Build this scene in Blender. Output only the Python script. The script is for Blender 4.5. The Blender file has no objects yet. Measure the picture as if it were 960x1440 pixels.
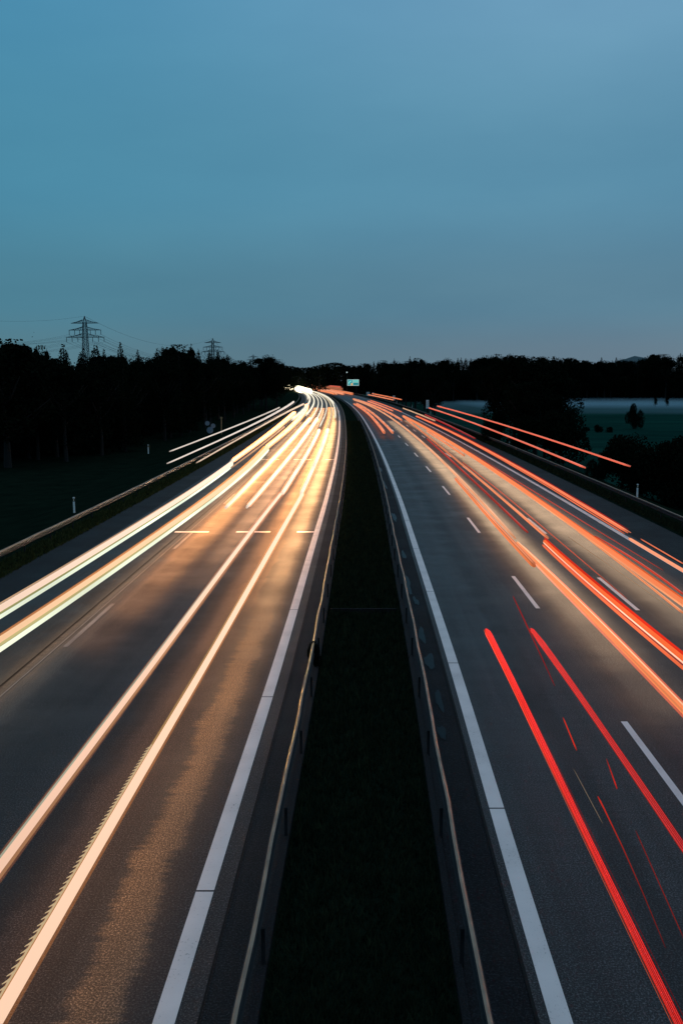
import bpy, bmesh, math, random
from mathutils import Vector, Matrix
random.seed(7)
DBG = ''
PI = math.pi
scene = bpy.context.scene
COL = scene.collection

# ------------------------------------------------------------------ camera
CAM_H, F_PX, HZN = 8.8, 1304.0, 535.0
PITCH = math.atan((720 - HZN) / F_PX)
cam_d = bpy.data.cameras.new('camera')
cam_d.sensor_fit = 'VERTICAL'; cam_d.sensor_height = 36.0
cam_d.lens = 36.0 * F_PX / 1440.0
cam_d.clip_start = 0.1; cam_d.clip_end = 20000
cam = bpy.data.objects.new('camera', cam_d); COL.objects.link(cam)
cam.location = (0, 0, CAM_H); cam.rotation_euler = (PI / 2 - PITCH, 0, 0)
scene.camera = cam

def gp(x, y, h=0.0):
    """survey: the point at height h seen in direction (x, y) of the photograph"""
    u = (x - 480) / F_PX; v = (720 - y) / F_PX
    dy = math.cos(PITCH) + v * math.sin(PITCH); dz = -math.sin(PITCH) + v * math.cos(PITCH)
    t = (h - CAM_H) / dz
    return u * t, dy * t

# --------------------------------------------------------- road alignment
TAB = [(-80, 0.9), (-40, 1.9), (-10, 2.6), (12, 3.05), (28, 3.5), (48, 3.93), (71, 4.4), (110, 4.9), (150, 5.12), (185, 5.12)]
def R(y):
    """x of the inner edge line of the right carriageway at distance y"""
    if y >= 185: return 5.12 - 7.6e-5 * (y - 185) ** 2
    if y <= TAB[0][0]: return TAB[0][1]
    for i in range(len(TAB) - 1):
        if y <= TAB[i + 1][0]: break
    y0, x0 = TAB[i]; y1, x1 = TAB[i + 1]
    def sl(j):
        if j <= 0: return (TAB[1][1] - TAB[0][1]) / (TAB[1][0] - TAB[0][0])
        if j >= len(TAB) - 1: return 0.0
        return (TAB[j + 1][1] - TAB[j - 1][1]) / (TAB[j + 1][0] - TAB[j - 1][0])
    t = (y - y0) / (y1 - y0); h = y1 - y0
    return ((2*t**3 - 3*t*t + 1) * x0 + (t**3 - 2*t*t + t) * h * sl(i) + (-2*t**3 + 3*t*t) * x1 + (t**3 - t*t) * h * sl(i + 1))
def ys(y0, y1):
    out = []; y = y0
    while y < y1 - 0.01:
        out.append(y); y += 1.5 if y < 60 else (3 if y < 200 else 8)
    out.append(y1); return out

# ------------------------------------------------------------- materials
def new_mat(name):
    m = bpy.data.materials.new(name); m.use_nodes = True
    nt = m.node_tree; nt.nodes.clear()
    out = nt.nodes.new('ShaderNodeOutputMaterial')
    return m, nt, out
def N(nt, typ, **kw):
    n = nt.nodes.new(typ)
    for k, v in kw.items():
        if k in n.inputs: n.inputs[k].default_value = v
        else: setattr(n, k, v)
    return n
def ramp(nt, stops, fac, interp='LINEAR'):
    r = nt.nodes.new('ShaderNodeValToRGB'); r.color_ramp.interpolation = interp
    e = r.color_ramp.elements
    while len(e) < len(stops): e.new(0.5)
    for el, (p, c) in zip(e, stops):
        el.position = p; el.color = (c, c, c, 1) if isinstance(c, (int, float)) else (*c, 1)
    nt.links.new(fac, r.inputs[0]); return r.outputs[0]
def mixc(nt, a, b, fac, mode='MIX'):
    m = nt.nodes.new('ShaderNodeMix'); m.data_type = 'RGBA'; m.blend_type = mode
    for sock, v in ((0, fac), (6, a), (7, b)):
        if hasattr(v, 'links'): nt.links.new(v, m.inputs[sock])
        elif sock == 0: m.inputs[0].default_value = v
        else: m.inputs[sock].default_value = (*v, 1)
    return m.outputs[2]
def mathn(nt, op, a, b=0.0):
    m = nt.nodes.new('ShaderNodeMath'); m.operation = op
    for i, v in enumerate((a, b)):
        if hasattr(v, 'links'): nt.links.new(v, m.inputs[i])
        else: m.inputs[i].default_value = v
    return m.outputs[0]
def simple(name, col, rough=0.7, metal=0.0, var=0.25, scale=6.0, bump=0.0, spec=0.5):
    m, nt, out = new_mat(name)
    b = N(nt, 'ShaderNodeBsdfPrincipled', Roughness=rough, Metallic=metal)
    b.inputs['Specular IOR Level'].default_value = spec
    tc = nt.nodes.new('ShaderNodeTexCoord')
    no = N(nt, 'ShaderNodeTexNoise', Scale=scale, Detail=6.0)
    nt.links.new(tc.outputs['Object'], no.inputs['Vector'])
    c = ramp(nt, [(0.3, tuple(v * (1 - var) for v in col)), (0.7, tuple(min(1, v * (1 + var)) for v in col))], no.outputs[0])
    nt.links.new(c, b.inputs['Base Color'])
    if bump:
        bp = N(nt, 'ShaderNodeBump', Strength=bump, Distance=0.02); nt.links.new(no.outputs[0], bp.inputs['Height'])
        nt.links.new(bp.outputs[0], b.inputs['Normal'])
    nt.links.new(b.outputs[0], out.inputs[0]); return m

def asphalt(name, base, stripes, rough=0.55, scratch=True):
    """stripes: (offset, half width, factor) wheel tracks and worn strips, some with headlight reflection put into the colour, in the UV road frame (u = offset, v = distance)"""
    m, nt, out = new_mat(name)
    b = N(nt, 'ShaderNodeBsdfPrincipled'); b.inputs['Specular IOR Level'].default_value = 0.22
    uv = nt.nodes.new('ShaderNodeUVMap'); uv.uv_map = 'road'
    sep = nt.nodes.new('ShaderNodeSeparateXYZ'); nt.links.new(uv.outputs[0], sep.inputs[0])
    tc = nt.nodes.new('ShaderNodeTexCoord')
    fine = N(nt, 'ShaderNodeTexNoise', Scale=30.0, Detail=3.0, Roughness=0.8); nt.links.new(tc.outputs['Object'], fine.inputs['Vector'])
    vor = N(nt, 'ShaderNodeTexVoronoi', Scale=30.0); nt.links.new(tc.outputs['Object'], vor.inputs['Vector'])
    big = N(nt, 'ShaderNodeTexNoise', Scale=0.35, Detail=7.0, Roughness=0.6); nt.links.new(tc.outputs['Object'], big.inputs['Vector'])
    mp = nt.nodes.new('ShaderNodeMapping'); mp.inputs['Scale'].default_value = (2.6, 0.05, 1); nt.links.new(uv.outputs[0], mp.inputs[0])
    lon = N(nt, 'ShaderNodeTexNoise', Scale=1.0, Detail=6.0, Roughness=0.65); nt.links.new(mp.outputs[0], lon.inputs['Vector'])
    mp2 = nt.nodes.new('ShaderNodeMapping'); mp2.inputs['Scale'].default_value = (0.5, 6.0, 1); nt.links.new(uv.outputs[0], mp2.inputs[0])
    tr = N(nt, 'ShaderNodeTexNoise', Scale=1.0, Detail=5.0); nt.links.new(mp2.outputs[0], tr.inputs['Vector'])
    dark = tuple(v * 0.25 for v in base); lite = tuple(v * 4.2 for v in base)
    c = ramp(nt, [(0.36, dark), (0.52, tuple(v * .8 for v in base)), (0.70, lite)], fine.outputs[0])
    c = mixc(nt, c, ramp(nt, [(0.0, 0.62), (0.25, 0.95), (0.6, 1.12)], vor.outputs['Distance']), 0.9, 'MULTIPLY')
    c = mixc(nt, c, ramp(nt, [(0.3, 0.7), (0.7, 1.25)], big.outputs[0]), 0.8, 'MULTIPLY')
    c = mixc(nt, c, ramp(nt, [(0.3, 0.7), (0.7, 1.3)], lon.outputs[0]), 0.8, 'MULTIPLY')
    c = mixc(nt, c, ramp(nt, [(0.35, 0.85), (0.65, 1.12)], tr.outputs[0]), 0.6, 'MULTIPLY')
    # stripes with ragged edges
    wob = mathn(nt, 'MULTIPLY', mathn(nt, 'SUBTRACT', big.outputs[0], 0.5), 1.1)
    wob2 = mathn(nt, 'MULTIPLY', mathn(nt, 'SUBTRACT', tr.outputs[0], 0.5), 0.5)
    u = mathn(nt, 'ADD', mathn(nt, 'ADD', sep.outputs[0], wob), wob2)
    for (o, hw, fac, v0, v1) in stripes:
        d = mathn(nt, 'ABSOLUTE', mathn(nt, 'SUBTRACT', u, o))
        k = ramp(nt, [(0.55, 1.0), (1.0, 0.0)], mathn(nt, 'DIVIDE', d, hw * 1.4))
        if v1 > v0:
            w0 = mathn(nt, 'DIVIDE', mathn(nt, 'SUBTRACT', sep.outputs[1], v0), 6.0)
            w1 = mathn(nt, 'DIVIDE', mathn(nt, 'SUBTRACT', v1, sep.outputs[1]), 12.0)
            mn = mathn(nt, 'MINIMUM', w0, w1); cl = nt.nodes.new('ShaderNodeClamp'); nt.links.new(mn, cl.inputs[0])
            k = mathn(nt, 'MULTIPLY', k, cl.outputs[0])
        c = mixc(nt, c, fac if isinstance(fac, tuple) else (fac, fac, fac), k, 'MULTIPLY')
    nt.links.new(c, b.inputs['Base Color'])
    nt.links.new(ramp(nt, [(0.3, rough - 0.1), (0.7, rough + 0.12)], big.outputs[0]), b.inputs['Roughness'])
    bp = N(nt, 'ShaderNodeBump', Strength=0.55, Distance=0.012); nt.links.new(fine.outputs[0], bp.inputs['Height'])
    nt.links.new(bp.outputs[0], b.inputs['Normal'])
    nt.links.new(b.outputs[0], out.inputs[0]); return m

def paint(name, col, wear):
    m, nt, out = new_mat(name)
    b = N(nt, 'ShaderNodeBsdfPrincipled', Roughness=0.55)
    tc = nt.nodes.new('ShaderNodeTexCoord')
    a = N(nt, 'ShaderNodeTexNoise', Scale=22.0, Detail=6.0, Roughness=0.7); nt.links.new(tc.outputs['Object'], a.inputs['Vector'])
    g = N(nt, 'ShaderNodeTexNoise', Scale=0.8, Detail=5.0); nt.links.new(tc.outputs['Object'], g.inputs['Vector'])
    c = ramp(nt, [(0.25, tuple(v * 0.8 for v in col)), (0.7, col)], g.outputs[0])
    f = mathn(nt, 'ADD', a.outputs[0], mathn(nt, 'MULTIPLY', g.outputs[0], 0.3))
    k = ramp(nt, [(wear, 0.75), (wear + 0.13, 0.0)], f)
    c = mixc(nt, c, (0.07, 0.07, 0.07), k)
    nt.links.new(c, b.inputs['Base Color'])
    nt.links.new(b.outputs[0], out.inputs[0]); return m

def grassmat(name, lo, hi, scale=0.5, stretch=(1, 1, 1)):
    m, nt, out = new_mat(name)
    b = N(nt, 'ShaderNodeBsdfPrincipled', Roughness=0.9); b.inputs['Specular IOR Level'].default_value = 0.0
    tc = nt.nodes.new('ShaderNodeTexCoord')
    mp = nt.nodes.new('ShaderNodeMapping'); mp.inputs['Scale'].default_value = stretch; nt.links.new(tc.outputs['Object'], mp.inputs[0])
    a = N(nt, 'ShaderNodeTexNoise', Scale=scale, Detail=9.0, Roughness=0.7); nt.links.new(mp.outputs[0], a.inputs['Vector'])
    nt.links.new(ramp(nt, [(0.3, lo), (0.7, hi)], a.outputs[0]), b.inputs['Base Color'])
    bp = N(nt, 'ShaderNodeBump', Strength=0.8, Distance=0.15)
    a2 = N(nt, 'ShaderNodeTexNoise', Scale=9.0, Detail=5.0); nt.links.new(tc.outputs['Object'], a2.inputs['Vector'])
    nt.links.new(a2.outputs[0], bp.inputs['Height']); nt.links.new(bp.outputs[0], b.inputs['Normal'])
    nt.links.new(b.outputs[0], out.inputs[0]); return m

M = {}
BASE = (0.072, 0.068, 0.066)
M['asph_l'] = asphalt('asphalt_left', (.036, .034, .034), [(-6.6, .32, (3.8, 2.8, 1.8), 4, 36), (-7.5, .35, (2.6, 2.1, 1.6), 34, 60), (-5.95, .25, .8, 0, 0), (-8.9, .35, .6, 0, 0),  # golden strips: wear plus headlight reflection put into the colour
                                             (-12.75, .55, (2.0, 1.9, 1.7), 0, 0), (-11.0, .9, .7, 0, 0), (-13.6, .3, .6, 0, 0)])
M['asph_r'] = asphalt('asphalt_right', (.037, .038, .040), [(1.2, .35, 1.15, 0, 0), (2.9, .35, 1.15, 0, 0), (2.05, .3, .7, 0, 0), (5.6, .6, 1.35, 0, 0), (7.2, .4, .85, 0, 0), (9.6, .6, 1.25, 0, 0)])
M['asph_sh'] = asphalt('asphalt_shoulder', (0.012, 0.0135, 0.015), [], rough=0.8)
M['gutter'] = asphalt('gutter_concrete', (0.006, 0.007, 0.009), [], rough=0.85)
M['paint'] = paint('road_paint', (0.88, 0.82, 0.80), 0.42)
M['paint_w'] = paint('worn_road_paint', (0.30, 0.29, 0.28), 0.60)
M['seam'] = simple('bitumen_seam', (0.012, 0.012, 0.012), 0.7, spec=0.1)
M['seam_pale'] = simple('pale_joint', (0.26, 0.25, 0.23), 0.8)
M['steel'] = simple('lit_rail_steel', (0.30, 0.22, 0.155), 0.7, 0.0, 0.25, 2.5)  # traffic light on the rail tops put into a warm brown
M['steel_beam'] = simple('shaded_rail_steel', (0.02, 0.023, 0.026), 0.7, 0.0, 0.3, 2.5, spec=0.2)  # darker copy of the rail steel; the beam's shade is in the colour
M['steel_d'] = simple('weathered_steel', (0.012, 0.014, 0.016), 0.8, 0.0, 0.3, 2.5, spec=0.15)
M['ground'] = grassmat('ground_grass', (0.003, 0.009, 0.0065), (0.009, 0.020, 0.013))
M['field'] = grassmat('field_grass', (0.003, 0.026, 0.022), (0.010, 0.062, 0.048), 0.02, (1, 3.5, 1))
M['blade'] = simple('grass_blade', (0.014, 0.022, 0.012), 0.8, 0, 0.5, 3.0, spec=0.0)
M['verge'] = simple('verge_blade', (0.035, 0.042, 0.016), 0.8, 0, 0.5, 3.0, spec=0.0)
M['leaf'] = simple('foliage', (0.005, 0.008, 0.005), 0.9, 0, 0.5, 0.6, spec=0.0)
M['bark'] = simple('bark', (0.004, 0.004, 0.004), 0.9, 0, 0.4, 4.0)
M['pylon'] = simple('pylon_steel', (0.03, 0.06, 0.075), 0.7, 0.3, 0.2, 0.5)
M['white'] = simple('white_plastic', (0.7, 0.7, 0.68), 0.5, 0, 0.12, 8.0)
M['black'] = simple('black_plastic', (0.015, 0.015, 0.015), 0.5)
M['refl'] = simple('reflector', (0.75, 0.6, 0.4), 0.25)
M['bluegrey'] = simple('painted_blue_grey', (0.16, 0.22, 0.28), 0.6)
M['wood'] = simple('timber', (0.30, 0.2, 0.1), 0.8, 0, 0.3, 5)
m, nt, out = new_mat('still_water')
b = N(nt, 'ShaderNodeBsdfPrincipled', Roughness=0.12); b.inputs['Base Color'].default_value = (0.003, 0.006, 0.009, 1)
b.inputs['Specular IOR Level'].default_value = 0.035
tc = nt.nodes.new('ShaderNodeTexCoord'); no = N(nt, 'ShaderNodeTexNoise', Scale=3.0, Detail=4.0); nt.links.new(tc.outputs['Object'], no.inputs['Vector'])
nt.links.new(ramp(nt, [(0.35, 0.3), (0.65, 0.34)], no.outputs[0]), b.inputs['Roughness'])
nt.links.new(b.outputs[0], out.inputs[0]); M['water'] = m
# light streaks: colour and power stored per vertex
m, nt, out = new_mat('light_streak'); em = nt.nodes.new('ShaderNodeEmission')
at = nt.nodes.new('ShaderNodeAttribute'); at.attribute_name = 'glow'
nt.links.new(at.outputs['Color'], em.inputs[0]); nt.links.new(em.outputs[0], out.inputs[0]); M['light'] = m
def glowmat(name, col, s):
    m, nt, out = new_mat(name); e = N(nt, 'ShaderNodeEmission', Strength=s); e.inputs[0].default_value = (*col, 1)
    nt.links.new(e.outputs[0], out.inputs['Volume']); return m
GLOW = {}
def glow_for(col, s):
    k = (tuple(round(v, 3) for v in col), round(s, 2))
    if k not in GLOW: GLOW[k] = glowmat('light_glow', col, s)
    return GLOW[k]
def lit(name, col, s):
    m, nt, out = new_mat(name); e = N(nt, 'ShaderNodeEmission', Strength=s); e.inputs[0].default_value = (*col, 1)
    nt.links.new(e.outputs[0], out.inputs[0]); return m

# ---------------------------------------------------------------- helpers
def link_mesh(name, verts, faces, mat, parent=None, smooth=False):
    me = bpy.data.meshes.new(name); me.from_pydata(verts, [], faces); me.update()
    if mat: me.materials.append(mat)
    if smooth:
        me.polygons.foreach_set('use_smooth', [True] * len(me.polygons))
    o = bpy.data.objects.new(name, me); COL.objects.link(o)
    if parent: o.parent = parent
    return o
def tag(o, label=None, cat=None, group=None, kind=None):
    if label: o['label'] = label
    if cat: o['category'] = cat
    if group: o['group'] = group
    if kind: o['kind'] = kind
    return o
def empty(name, loc, rz=0.0):
    o = bpy.data.objects.new(name, None); COL.objects.link(o); o.location = loc; o.rotation_euler = (0, 0, rz)
    o.empty_display_size = 0.3; return o
class MB:
    def __init__(s): s.v = []; s.f = []
    def box(s, x0, y0, z0, x1, y1, z1):
        n = len(s.v)
        s.v += [(x0,y0,z0),(x1,y0,z0),(x1,y1,z0),(x0,y1,z0),(x0,y0,z1),(x1,y0,z1),(x1,y1,z1),(x0,y1,z1)]
        s.f += [tuple(n + i for i in q) for q in ((0,3,2,1),(4,5,6,7),(0,1,5,4),(1,2,6,5),(2,3,7,6),(3,0,4,7))]; return s
    def tube(s, pts, rad, sides=6, caps=True):
        n0 = len(s.v); P = [Vector(p) for p in pts]
        for i, p in enumerate(P):
            t = (P[min(i + 1, len(P) - 1)] - P[max(i - 1, 0)]).normalized()
            up = Vector((0, 0, 1)) if abs(t.z) < 0.95 else Vector((0, 1, 0))
            a = t.cross(up).normalized(); b2 = a.cross(t).normalized()
            r = rad[i] if isinstance(rad, (list, tuple)) else rad
            for k in range(sides):
                th = 2 * PI * (k + 0.5) / sides
                s.v.append(tuple(p + a * math.cos(th) * r + b2 * math.sin(th) * r))
        for i in range(len(P) - 1):
            for k in range(sides):
                k2 = (k + 1) % sides; q = n0 + i * sides
                s.f.append((q + k, q + k2, q + sides + k2, q + sides + k))
        if caps:
            s.f.append(tuple(n0 + k for k in range(sides))[::-1])
            q = n0 + (len(P) - 1) * sides; s.f.append(tuple(q + k for k in range(sides)))
        return s
    def build(s, name, mat, parent=None, smooth=False): return link_mesh(name, s.v, s.f, mat, parent, smooth)

def ribbon(name, o0, o1, y0, y1, z, mat, kind='structure', z1=None, across=1):
    Y = ys(y0, y1); v = []; f = []; uvs = []
    for y in Y:
        for k in range(across + 1):
            t = k / across; o = (o0 + (o1 - o0) * t)
            v.append((R(y) + o, y, z + ((z1 - z) * t if z1 is not None else 0))); uvs.append((o, y))
    w = across + 1
    for i in range(len(Y) - 1):
        for k in range(across):
            a = i * w + k; f.append((a, a + 1, a + w + 1, a + w))
    ob = link_mesh(name, v, f, mat)
    ul = ob.data.uv_layers.new(name='road')
    for lp in ob.data.loops: ul.data[lp.index].uv = uvs[lp.vertex_index]
    if kind: ob['kind'] = kind
    return ob

# ---------------------------------------------------------------- terrain
def smooth(t): t = max(0, min(1, t)); return t * t * (3 - 2 * t)
def ground_z(x, y):
    o = x - R(max(-40, min(y, 900)))
    z = -0.06
    if -4.6 < o < -1.0: z = -0.06 - 0.12 * (1 - abs(o + 2.8) / 1.8)          # hollow of the median
    if o > 16.8: z -= 3.4 * smooth((o - 16.8) / 12)
    if o < -21: z -= 1.6 * smooth((-21 - o) / 10)
    if o > 25: z += 0.25 * math.sin(x * 0.021) * math.cos(y * 0.017)
    if y > 450 and abs(o) > 30: z += 2.5 * smooth((y - 450) / 600)
    return z
xs = [-9000, -3000, -900, -500, -320, -220, -160, -120, -90, -70, -55, -45, -38, -34, -31, -28, -26, -24, -22, -20.6, -19, -17, -12, -5.2, -4.6, -3.6, -2.8, -2.0, -1.0, -0.6, 5, 10, 15, 16.6, 18, 19.5, 21, 23, 25, 27, 29, 33, 38, 45, 55, 70, 90, 115, 145, 180, 220, 270, 330, 420, 550, 800, 1500, 4000, 9000]
gy = [-60, -30] + [3 * k for k in range(-6, 40)] + [120 + 8 * k for k in range(60)] + [620, 680, 760, 860, 1000, 1300, 1800, 2600, 4000, 7000, 14000]
v = []; f = []
for y in gy:
    for o in xs:
        x = R(max(-40, min(y, 900))) + o
        v.append((x, y, ground_z(x, y)))
w = len(xs)
for i in range(len(gy) - 1):
    for k in range(w - 1): a = i * w + k; f.append((a, a + 1, a + w + 1, a + w))
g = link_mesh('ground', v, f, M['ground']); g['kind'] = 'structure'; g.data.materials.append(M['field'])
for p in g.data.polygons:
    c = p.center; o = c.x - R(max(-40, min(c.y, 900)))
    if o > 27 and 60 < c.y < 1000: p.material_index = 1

# ------------------------------------------------------------------ roads
YE = 1150
OFF_L = (-5.5, -9.15, -12.8, -16.45)
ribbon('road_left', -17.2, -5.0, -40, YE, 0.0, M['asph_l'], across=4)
ribbon('shoulder_left', -19.1, -17.2, -40, YE, 0.0, M['asph_sh'])
ribbon('shoulder_median_left', -5.0, -4.35, -40, YE, 0.0, M['asph_sh'])
ribbon('road_right', -0.35, 12.5, -40, YE, 0.0, M['asph_r'], across=4)
ribbon('shoulder_right', 12.5, 15.3, -40, YE, 0.0, M['asph_sh'])
ribbon('gutter_right', -1.25, -0.35, -40, YE, -0.02, M['gutter'], z1=-0.004)

def line_segments(name, off, y_list, width, mat, z=0.004):
    """a painted line as one mesh; y_list = (start, end) of each painted stretch"""
    v = []; f = []
    for (a, b) in y_list:
        Y = ys(a, b) if b - a > 3 else [a, b]
        for i, y in enumerate(Y):
            n = len(v); zz = z + max(0, y) * 0.00012
            v += [(R(y) + off - width / 2, y, zz), (R(y) + off + width / 2, y, zz)]
            if i: f.append((n - 2, n - 1, n + 1, n))
    o = link_mesh(name, v, f, mat); o['kind'] = 'structure'; return o
gap = 0.05
def gapped(first): return [(a + gap / 2, a + 10 - gap / 2) for a in [first - 50 + 10 * k for k in range(100)]]
line_segments('edge_line', -5.5, gapped(15.05), .31, M['paint'])
line_segments('edge_line', 0.0, gapped(18.2), .31, M['paint'])
line_segments('edge_line', 12.08, [(-40, YE)], .30, M['paint'])
line_segments('edge_line', -16.6, [(-40, YE)], .28, M['paint_w'])
DASH = [(23 + 18.1 * k - 6.0 + 0.15, 23.15 + 18.1 * k) for k in range(-2, 45)]
line_segments('lane_line', 3.98, DASH, .17, M['paint'])
line_segments('lane_line', 7.78, [(a - .3, b - .3) for a, b in DASH], .17, M['paint'])
LD = [(36 + 18.1 * k - 6, 36 + 18.1 * k) for k in range(-2, 45)]
line_segments('lane_line', -12.75, LD, .16, M['paint_w'])
line_segments('lane_line', -9.15, [(a - 9, b - 9) for a, b in LD if a > 60], .13, M['paint_w'])
line_segments('road_joint', -13.0, [(-40, YE)], .035, M['seam_pale'], 0.009)
for k, (o, ww) in enumerate(((-5.02, .035), (-0.33, .05), (-13.35, .05))):
    line_segments('road_joint', o, [(-40, 260)], ww, M['seam'], 0.012)
def crack(off, y0, y1, amp, seed, width=.02, mat='seam', z=.010):
    rnd = random.Random(seed); v = []; f = []; o = 0; y = y0; n = 0
    while y < y1:
        o = o * .93 + rnd.gauss(0, amp); w = width * rnd.uniform(.4, 1.3)
        v += [(R(y) + off + o - w / 2, y, z), (R(y) + off + o + w / 2, y, z)]
        if n: f.append((2 * n - 2, 2 * n - 1, 2 * n + 1, 2 * n))
        n += 1; y += .18
    c = link_mesh('road_crack', v, f, M[mat]); c['kind'] = 'structure'
# distance bars painted across the lane lines
def bar(off0, off1, y, d=0.42):
    v = [(R(y) + off0, y, .02), (R(y) + off1, y, .02), (R(y) + off1, y + d, .02), (R(y) + off0, y + d, .02)]
    o = link_mesh('distance_bar', v, [(0, 1, 2, 3)], M['paint']); o['kind'] = 'structure'
for yy in (53.4, 103.5):
    bar(-6.65, -5.66, yy); bar(-10.2, -8.2, yy); bar(-13.8, -11.8, yy)
# thin joint across the inner shoulder and puddles in the gutter
def patch(name, x, y, rx, ry, z, mat, seed, n=26):
    rnd = random.Random(seed); v = [(x, y, z)]
    ph = [rnd.uniform(0, 6.28) for _ in range(4)]
    for k in range(n):
        t = 2 * PI * k / n; r = 1 + .22 * math.sin(2 * t + ph[0]) + .16 * math.sin(3 * t + ph[1]) + .1 * math.sin(5 * t + ph[2]) + .05 * math.sin(9 * t + ph[3])
        v.append((x + rx * r * math.cos(t), y + ry * r * math.sin(t), z))
    o = link_mesh(name, v, [(0, k + 1, (k + 1) % n + 1) for k in range(n)], mat); o['kind'] = 'structure'; return o
for i, (px, py, rx, ry) in enumerate([(602, 893, .17, .95), (615, 930, .18, 1.0), (577, 822, .14, 1.9), (565, 780, .10, 1.5), (551, 727, .14, 2.4), (541, 681, .14, 3.2),
                                      (628, 985, .14, .8), (536, 660, .12, 3.), (640, 1030, .12, .6), (583, 845, .12, .8)]):
    x, y = gp(px, py); x = R(y) - 0.78 + 0.08 * math.sin(i * 2.3)
    patch('puddle', x, y, rx * .75, ry * .9, 0.006, M['water'], i)
# kerb stones edging the median
for nm, o0, o1 in (('kerb_left', -4.35, -4.2), ('kerb_right', -1.37, -1.25)):
    Y = ys(-20, 500); v = []; f = []
    for i, y in enumerate(Y):
        n = len(v); v += [(R(y) + o0, y, -.1), (R(y) + o0, y, .035), (R(y) + o1, y, .035), (R(y) + o1, y, -.1)]
        if i: f += [(n - 4, n, n + 1, n - 3), (n - 3, n + 1, n + 2, n - 2), (n - 2, n + 2, n + 3, n - 1)]
    k = link_mesh(nm, v, f, M['gutter']); k['kind'] = 'structure'

# ------------------------------------------------------------- guardrails
PROF = [(0, .745), (.03, .74), (.08, .695), (.08, .655), (.01, .625), (.01, .585), (.08, .545), (.08, .505), (.035, .455), (0, .45)]
POSTME = None
def guardrail(off, face, y0, y1, label, post_step=4.0, post_max=200, holes=True, edge_w=1.0):
    """face = +1: corrugation bulges to +x, -1 to -x"""
    global POSTME
    root = empty('guardrail', (R(30) + off, 30, 0)); tag(root, label, 'guardrail')
    rx, ry = R(30) + off, 30
    Y = ys(y0, y1); v = []; f = []; n = len(PROF)
    for i, y in enumerate(Y):
        kx = 0.012 * math.sin(y * .9 + off) + .008 * math.sin(y * 2.7)
        for (a, z) in PROF: v.append((R(y) + off + face * a + kx - rx, y - ry, z))
        for (a, z) in PROF[::-1]: v.append((R(y) + off + face * (a - .022) + kx - rx, y - ry, z - (.0 if .5 < z < .7 else (-.004 if z > .7 else .004)) ))
        if i:
            b0 = (i - 1) * 2 * n; b1 = i * 2 * n
            for k in range(2 * n): k2 = (k + 1) % (2 * n); f.append((b0 + k, b0 + k2, b1 + k2, b1 + k))
    link_mesh('rail_beam', v, f, M['steel_beam'], root)
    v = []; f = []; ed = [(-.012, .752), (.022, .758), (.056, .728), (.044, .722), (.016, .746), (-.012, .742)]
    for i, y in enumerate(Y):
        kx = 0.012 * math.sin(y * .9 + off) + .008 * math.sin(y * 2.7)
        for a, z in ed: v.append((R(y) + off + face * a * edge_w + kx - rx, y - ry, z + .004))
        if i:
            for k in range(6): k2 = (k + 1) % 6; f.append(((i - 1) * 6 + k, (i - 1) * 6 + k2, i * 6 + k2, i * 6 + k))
    link_mesh('lit_top_edge', v, f, M['steel'], root)  # narrow strip split from the beam to carry the painted traffic light
    if POSTME is None:
        mb = MB().box(-.03, -.03, -.25, .03, .03, .6); o = mb.build('post', M['steel_d']); POSTME = o.data; bpy.data.objects.remove(o)
        mb = MB().box(-.03, -.02, -.02, .03, .02, .02); o = mb.build('bolt', M['black']); guardrail.bolt = o.data; bpy.data.objects.remove(o)
    y = y0 + 1; cnt = 0
    while y < min(y1, post_max) and cnt < 95:
        o = bpy.data.objects.new('post', POSTME); COL.objects.link(o); o.parent = root; o.location = (R(y) + off - face * .09 - rx, y - ry, 0)
        if holes and y < 130:
            q = bpy.data.objects.new('bolt', guardrail.bolt); COL.objects.link(q); q.parent = root; q.location = (R(y) + off + face * .035 - rx, y - ry, .605)
        y += post_step; cnt += 1
    return root
guardrail(-4.35, -1, -16, 700, 'steel guardrail edging the median beside the left carriageway, its top lit yellow')
guardrail(-1.16, 1, -16, 600, 'steel guardrail edging the median beside the right carriageway, its top lit copper')
guardrail(-20.1, 1, -10, 640, 'steel guardrail on the far left verge between the hard shoulder and the dark field', post_max=360, edge_w=2.2)
guardrail(16.25, -1, -10, 600, 'dim blue guardrail on the far right verge above the embankment', post_max=360, holes=False)

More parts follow.
